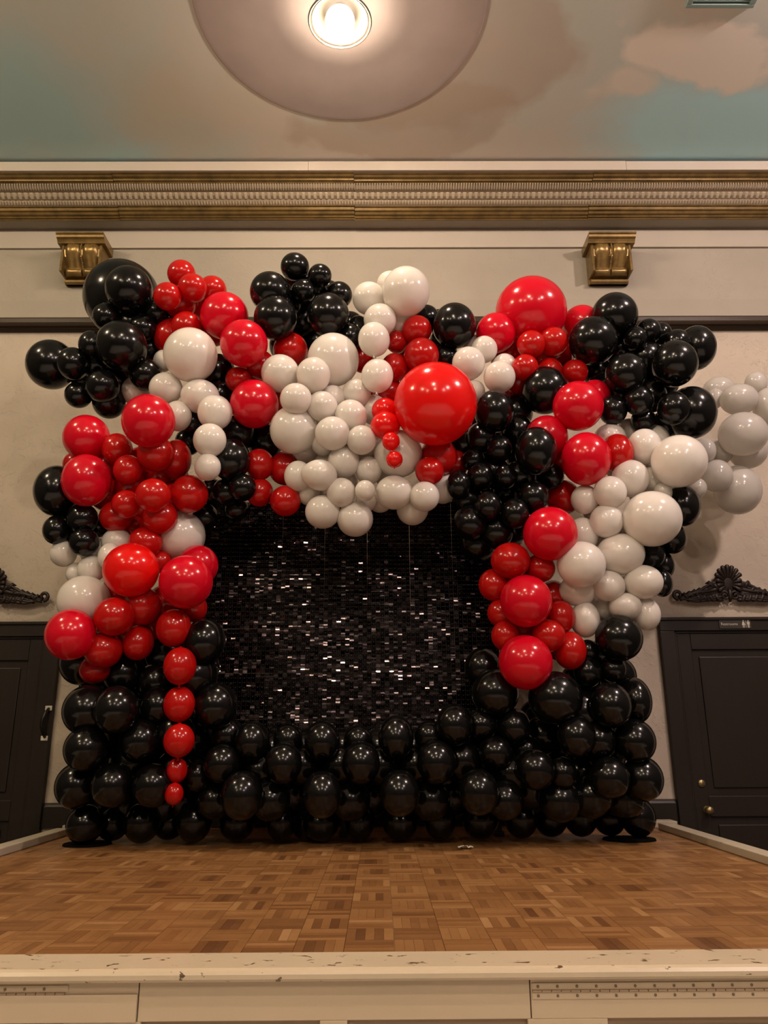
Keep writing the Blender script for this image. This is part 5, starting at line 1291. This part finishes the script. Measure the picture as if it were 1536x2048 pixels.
  ('R', -1.897, 5.103, 2.475, 0.1268, 0.1306, 0.1344, '', 'mostly hidden red balloon, second from the left within the left column red cluster'),
  ('R', -1.69, 5.127, 2.011, 0.1046, 0.1073, 0.11, '', 'mostly hidden red balloon, third from the left within the left column red cluster'),
  ('R', -1.667, 5.146, 2.497, 0.1297, 0.1327, 0.1356, '', 'mostly hidden red balloon, fourth from the left within the left column red cluster'),
  ('R', -1.634, 5.141, 2.194, 0.1135, 0.1161, 0.1188, '', 'mostly hidden red balloon, fifth from the left within the left column red cluster'),
  ('R', -1.429, 5.066, 2.213, 0.1131, 0.1152, 0.1173, '', 'mostly hidden red balloon, sixth from the left within the left column red cluster'),
  ('R', -1.471, 5.224, 2.43, 0.1104, 0.1124, 0.1143, '', 'mostly hidden red balloon, rightmost within the left column red cluster'),
 ]),
 ('red balloons within the lower left red cluster', [
  ('R', -1.933, 5.286, 1.272, 0.102, 0.1047, 0.1074, '', 'mostly hidden red balloon, leftmost within the lower left red cluster'),
  ('R', -1.76, 5.136, 1.587, 0.1086, 0.1115, 0.1143, '', 'mostly hidden red balloon, second from the left within the lower left red cluster'),
  ('R', -1.697, 5.132, 1.302, 0.1138, 0.1163, 0.1187, '', 'mostly hidden red balloon, third from the left within the lower left red cluster'),
  ('R', -1.437, 5.134, 1.517, 0.117, 0.1189, 0.1208, '', 'mostly hidden red balloon, rightmost within the lower left red cluster'),
 ]),
 ('red balloons within the upper left red cluster', [
  ('R', -1.594, 5.257, 3.712, 0.1024, 0.1067, 0.1111, '', 'mostly hidden red balloon, leftmost within the upper left red cluster'),
  ('R', -1.476, 5.081, 3.755, 0.1231, 0.123, 0.1229, '', 'mostly hidden red balloon, second from the left within the upper left red cluster'),
  ('R', -1.383, 5.217, 3.838, 0.1271, 0.1266, 0.1262, '', 'mostly hidden red balloon, third from the left within the upper left red cluster'),
  ('R', -1.244, 5.173, 3.577, 0.1251, 0.1249, 0.1248, '', 'mostly hidden red balloon, fourth from the left within the upper left red cluster'),
  ('R', -0.926, 5.151, 3.215, 0.1005, 0.1043, 0.108, '', 'mostly hidden red balloon, rightmost within the upper left red cluster'),
 ]),
 ('red balloons within the right column red cluster', [
  ('R', 0.937, 5.063, 1.696, 0.1056, 0.1063, 0.1069, '', 'mostly hidden red balloon, leftmost within the right column red cluster'),
  ('R', 1.186, 5.154, 1.224, 0.0968, 0.1008, 0.1048, '', 'mostly hidden red balloon, rightmost within the right column red cluster'),
 ]),
 ('red balloons within the red cluster above the giant', [
  ('R', 0.213, 5.165, 3.444, 0.1114, 0.1101, 0.1089, '', 'mostly hidden red balloon within the red cluster above the giant'),
 ]),
 ('white balloons within the white centre cluster', [
  ('W', -0.52, 5.083, 2.563, 0.097, 0.0971, 0.0972, '', 'mostly hidden white balloon, leftmost within the white centre cluster'),
  ('W', -0.487, 5.042, 2.807, 0.1051, 0.105, 0.1048, '', 'mostly hidden white balloon, second from the left within the white centre cluster'),
  ('W', -0.426, 5.108, 3.073, 0.1079, 0.1074, 0.1069, '', 'mostly hidden white balloon, third from the left within the white centre cluster'),
  ('W', -0.369, 5.047, 2.457, 0.0887, 0.0887, 0.0888, '', 'mostly hidden white balloon, fourth from the left within the white centre cluster'),
  ('W', -0.237, 5.053, 2.341, 0.0884, 0.0884, 0.0885, '', 'mostly hidden white balloon, fifth from the left within the white centre cluster'),
  ('W', -0.237, 5.009, 2.627, 0.1039, 0.1037, 0.1036, '', 'mostly hidden white balloon, sixth from the left within the white centre cluster'),
  ('W', 0.004, 5.074, 2.21, 0.0883, 0.0883, 0.0883, '', 'mostly hidden white balloon, seventh from the left within the white centre cluster'),
  ('W', 0.027, 5.066, 2.641, 0.0977, 0.0975, 0.0973, '', 'mostly hidden white balloon, rightmost within the white centre cluster'),
 ]),
 ('white balloons within the right column white cluster', [
  ('W', 1.491, 5.061, 2.128, 0.0988, 0.1006, 0.1025, '', 'mostly hidden white balloon, leftmost within the right column white cluster'),
  ('W', 1.492, 5.101, 1.884, 0.1052, 0.1071, 0.109, '', 'mostly hidden white balloon, second from the left within the right column white cluster'),
  ('W', 1.596, 5.065, 1.575, 0.0952, 0.0971, 0.099, '', 'mostly hidden white balloon, third from the left within the right column white cluster'),
  ('W', 1.711, 5.167, 2.492, 0.1091, 0.1115, 0.1138, '', 'mostly hidden white balloon, fourth from the left within the right column white cluster'),
  ('W', 1.685, 5.061, 1.964, 0.1176, 0.1205, 0.1233, '', 'mostly hidden white balloon, fifth from the left within the right column white cluster'),
  ('W', 1.862, 5.156, 2.264, 0.1066, 0.1095, 0.1125, '', 'mostly hidden white balloon, rightmost within the right column white cluster'),
 ]),
 ('black balloons inside the lower left black stack', [
  ('K', -1.892, 5.464, 0.224, 0.1405, 0.1403, 0.1402, '', 'mostly hidden black balloon, leftmost inside the lower left black stack'),
  ('K', -1.774, 5.134, 0.692, 0.1493, 0.1511, 0.1529, '', 'mostly hidden black balloon, second from the left inside the lower left black stack'),
  ('K', -1.865, 5.318, 0.975, 0.1498, 0.1527, 0.1555, '', 'mostly hidden black balloon, third from the left inside the lower left black stack'),
  ('K', -1.78, 5.305, 0.48, 0.1528, 0.1535, 0.1542, '', 'mostly hidden black balloon, fourth from the left inside the lower left black stack'),
  ('K', -1.679, 5.472, 0.222, 0.1425, 0.1415, 0.1404, '', 'mostly hidden black balloon, fifth from the left inside the lower left black stack'),
  ('K', -1.584, 5.161, 0.499, 0.1433, 0.1434, 0.1435, '', 'mostly hidden black balloon, sixth from the left inside the lower left black stack'),
  ('K', -1.625, 5.22, 0.761, 0.1471, 0.1483, 0.1495, '', 'mostly hidden black balloon, seventh from the left inside the lower left black stack'),
  ('K', -1.647, 5.445, 0.932, 0.1405, 0.1419, 0.1434, '', 'mostly hidden black balloon, eighth from the left inside the lower left black stack'),
  ('K', -1.425, 5.385, 0.234, 0.1421, 0.1402, 0.1383, '', 'mostly hidden black balloon, ninth from the left inside the lower left black stack'),
  ('K', -1.388, 5.353, 0.508, 0.1437, 0.1464, 0.1491, '', 'mostly hidden black balloon, tenth from the left inside the lower left black stack'),
  ('K', -1.29, 5.399, 0.256, 0.1293, 0.1307, 0.1321, '', 'mostly hidden black balloon, eleventh from the left inside the lower left black stack'),
  ('K', -1.222, 5.243, 0.634, 0.1356, 0.1383, 0.141, '', 'mostly hidden black balloon, twelfth from the left inside the lower left black stack'),
  ('K', -1.197, 5.093, 1.037, 0.149, 0.1531, 0.1573, '', 'mostly hidden black balloon, thirteenth from the left inside the lower left black stack'),
  ('K', -1.249, 5.386, 0.795, 0.1406, 0.144, 0.1474, '', 'mostly hidden black balloon, rightmost inside the lower left black stack'),
 ]),
 ('black balloons among the lower right black stack', [
  ('K', 0.953, 5.218, 0.331, 0.1346, 0.1352, 0.1358, '', 'mostly hidden black balloon, leftmost among the lower right black stack'),
  ('K', 1.072, 5.4, 0.75, 0.1423, 0.1412, 0.1401, '', 'mostly hidden black balloon, second from the left among the lower right black stack'),
  ('K', 1.108, 5.074, 0.266, 0.1362, 0.1335, 0.1309, '', 'mostly hidden black balloon, third from the left among the lower right black stack'),
  ('K', 1.226, 5.397, 0.54, 0.1471, 0.1456, 0.1442, '', 'mostly hidden black balloon, fourth from the left among the lower right black stack'),
  ('K', 1.281, 5.112, 0.789, 0.1547, 0.1546, 0.1544, '', 'mostly hidden black balloon, fifth from the left among the lower right black stack'),
  ('K', 1.328, 5.239, 0.986, 0.1311, 0.1315, 0.132, '', 'mostly hidden black balloon, sixth from the left among the lower right black stack'),
  ('K', 1.312, 5.116, 0.285, 0.1363, 0.1344, 0.1324, '', 'mostly hidden black balloon, seventh from the left among the lower right black stack'),
  ('K', 1.418, 5.255, 0.729, 0.1433, 0.1434, 0.1434, '', 'mostly hidden black balloon, eighth from the left among the lower right black stack'),
  ('K', 1.466, 5.339, 0.524, 0.1509, 0.1502, 0.1496, '', 'mostly hidden black balloon, ninth from the left among the lower right black stack'),
  ('K', 1.47, 5.159, 1.158, 0.1021, 0.1032, 0.1043, '', 'mostly hidden black balloon, tenth from the left among the lower right black stack'),
  ('K', 1.583, 5.243, 1.028, 0.1227, 0.1277, 0.1327, '', 'mostly hidden black balloon, eleventh from the left among the lower right black stack'),
  ('K', 1.547, 5.218, 0.259, 0.1305, 0.1293, 0.1281, '', 'mostly hidden black balloon, rightmost among the lower right black stack'),
 ]),
 ('black balloons deep within the black base', [
  ('K', -0.94, 5.251, 0.477, 0.129, 0.1304, 0.1318, '', 'mostly hidden black balloon, leftmost deep within the black base'),
  ('K', -0.707, 5.301, 0.568, 0.1247, 0.1261, 0.1274, '', 'mostly hidden black balloon, second from the left deep within the black base'),
  ('K', -0.589, 5.335, 0.303, 0.1386, 0.1384, 0.1381, '', 'mostly hidden black balloon, third from the left deep within the black base'),
  ('K', -0.495, 5.299, 0.582, 0.1254, 0.1229, 0.1205, '', 'mostly hidden black balloon, fourth from the left deep within the black base'),
  ('K', -0.461, 5.399, 0.129, 0.132, 0.131, 0.13, '', 'mostly hidden black balloon, fifth from the left deep within the black base'),
  ('K', -0.248, 5.278, 0.581, 0.1253, 0.1227, 0.1201, '', 'mostly hidden black balloon, sixth from the left deep within the black base'),
  ('K', -0.07, 5.39, 0.281, 0.1409, 0.1401, 0.1393, '', 'mostly hidden black balloon, seventh from the left deep within the black base'),
  ('K', -0.019, 5.291, 0.58, 0.1259, 0.1231, 0.1204, '', 'mostly hidden black balloon, eighth from the left deep within the black base'),
  ('K', 0.221, 5.312, 0.578, 0.1263, 0.1236, 0.1209, '', 'mostly hidden black balloon, ninth from the left deep within the black base'),
  ('K', 0.456, 5.39, 0.278, 0.1405, 0.14, 0.1394, '', 'mostly hidden black balloon, tenth from the left deep within the black base'),
  ('K', 0.572, 5.287, 0.624, 0.1255, 0.1232, 0.121, '', 'mostly hidden black balloon, eleventh from the left deep within the black base'),
  ('K', 0.748, 5.217, 0.732, 0.124, 0.126, 0.128, '', 'mostly hidden black balloon, twelfth from the left deep within the black base'),
  ('K', 0.782, 5.338, 0.387, 0.1317, 0.1323, 0.133, '', 'mostly hidden black balloon, rightmost deep within the black base'),
 ]),
 ('black balloons behind the left edge black cluster', [
  ('K', -2.153, 5.173, 2.14, 0.1103, 0.1147, 0.1191, '', 'mostly hidden black balloon, leftmost behind the left edge black cluster'),
  ('K', -2.082, 5.121, 1.99, 0.0883, 0.0917, 0.0951, '', 'mostly hidden black balloon, rightmost behind the left edge black cluster'),
 ]),
 ('black balloons within the black cluster topping the arch', [
  ('K', -0.692, 5.106, 3.746, 0.1189, 0.1173, 0.1158, '', 'mostly hidden black balloon, leftmost within the black cluster topping the arch'),
  ('K', -0.608, 5.174, 4.004, 0.1098, 0.1078, 0.1058, '', 'mostly hidden black balloon, second from the left within the black cluster topping the arch'),
  ('K', -0.492, 5.096, 3.867, 0.1079, 0.106, 0.1041, '', 'mostly hidden black balloon, third from the left within the black cluster topping the arch'),
  ('K', -0.392, 5.227, 3.919, 0.1066, 0.1047, 0.1028, '', 'mostly hidden black balloon, fourth from the left within the black cluster topping the arch'),
  ('K', -0.218, 5.243, 3.657, 0.1057, 0.1043, 0.1029, '', 'mostly hidden black balloon, rightmost within the black cluster topping the arch'),
 ]),
 ('black balloons within the black upper left edge cluster', [
  ('K', -2.036, 5.046, 3.234, 0.1083, 0.1109, 0.1135, '', 'mostly hidden black balloon, leftmost within the black upper left edge cluster'),
  ('K', -1.912, 5.159, 3.163, 0.111, 0.1134, 0.1157, '', 'mostly hidden black balloon, rightmost within the black upper left edge cluster'),
 ]),
 ('black balloons behind the red hanging string', [
  ('K', -1.66, 5.552, 1.127, 0.1449, 0.1468, 0.1487, '', 'mostly hidden black balloon, leftmost behind the red hanging string'),
  ('K', -1.443, 5.25, 1.188, 0.1311, 0.1326, 0.134, '', 'mostly hidden black balloon, second from the left behind the red hanging string'),
  ('K', -1.233, 5.307, 1.103, 0.1484, 0.1528, 0.1571, '', 'mostly hidden black balloon, rightmost behind the red hanging string'),
 ]),
 ('black balloons far back in the right black mass', [
  ('K', 0.683, 5.269, 2.267, 0.1512, 0.1517, 0.1522, '', 'mostly hidden black balloon, leftmost far back in the right black mass'),
  ('K', 0.784, 5.315, 2.823, 0.149, 0.1492, 0.1494, '', 'mostly hidden black balloon, rightmost far back in the right black mass'),
 ]),
]
rng = random.Random(77)
def balloon(col, x, y, z, rx, ry, rz, flag, label, group):
    link_ = 'LV' in flag
    o = link(bpy.data.objects.new(NAMES[col], bmesh_for('link' if link_ else 'round', col)))
    o.location = (x, y, z)
    if link_:
        o.scale = (rx, ry, rz)
        o.rotation_euler = (R(rng.uniform(-3, 3)), R(rng.uniform(-3, 3)), rng.uniform(0, 6))
    else:
        # body axis: neck points back into the garland, front pole towards the hall
        if 'NL' in flag: ax = Vector((0.96, -0.15, -0.25)).normalized()
        elif 'NU' in flag: ax = Vector((0.25, -0.75, -0.62)).normalized()
        else: ax = Vector((rng.uniform(-0.32, 0.32), -1, rng.uniform(-0.32, 0.32)+0.08)).normalized()
        q = ax.to_track_quat('Z', 'Y')
        o.matrix_world = Matrix.Translation((x, y, z)) @ q.to_matrix().to_4x4() @ Matrix.Diagonal((*axis_scale(q, rx, ry, rz), 1))
    tag(o, label, 'balloon', group)
    if flag and flag != 'F':
        if col not in KM: KM[col] = knot_mesh(col)
        k = link(bpy.data.objects.new('knot', KM[col]), o)
        k.location = (0, 0, -1.06 if link_ else -1.20)
        k.scale = (1.0, 1.0, 1.0) if link_ else (1.5, 1.5, 1.5)
        if link_: k.scale = (0.9, 0.9, 0.9)
def axis_scale(q, rx, ry, rz):
    """radii along the rotated local axes of the balloon"""
    m = q.to_matrix(); out = []
    for i in range(3):
        a = m.col[i]
        out.append(math.sqrt((a.x*rx)**2+(a.y*ry)**2+(a.z*rz)**2))
    return out
for group, items in GROUPS:
    for it in items: balloon(*it, group)
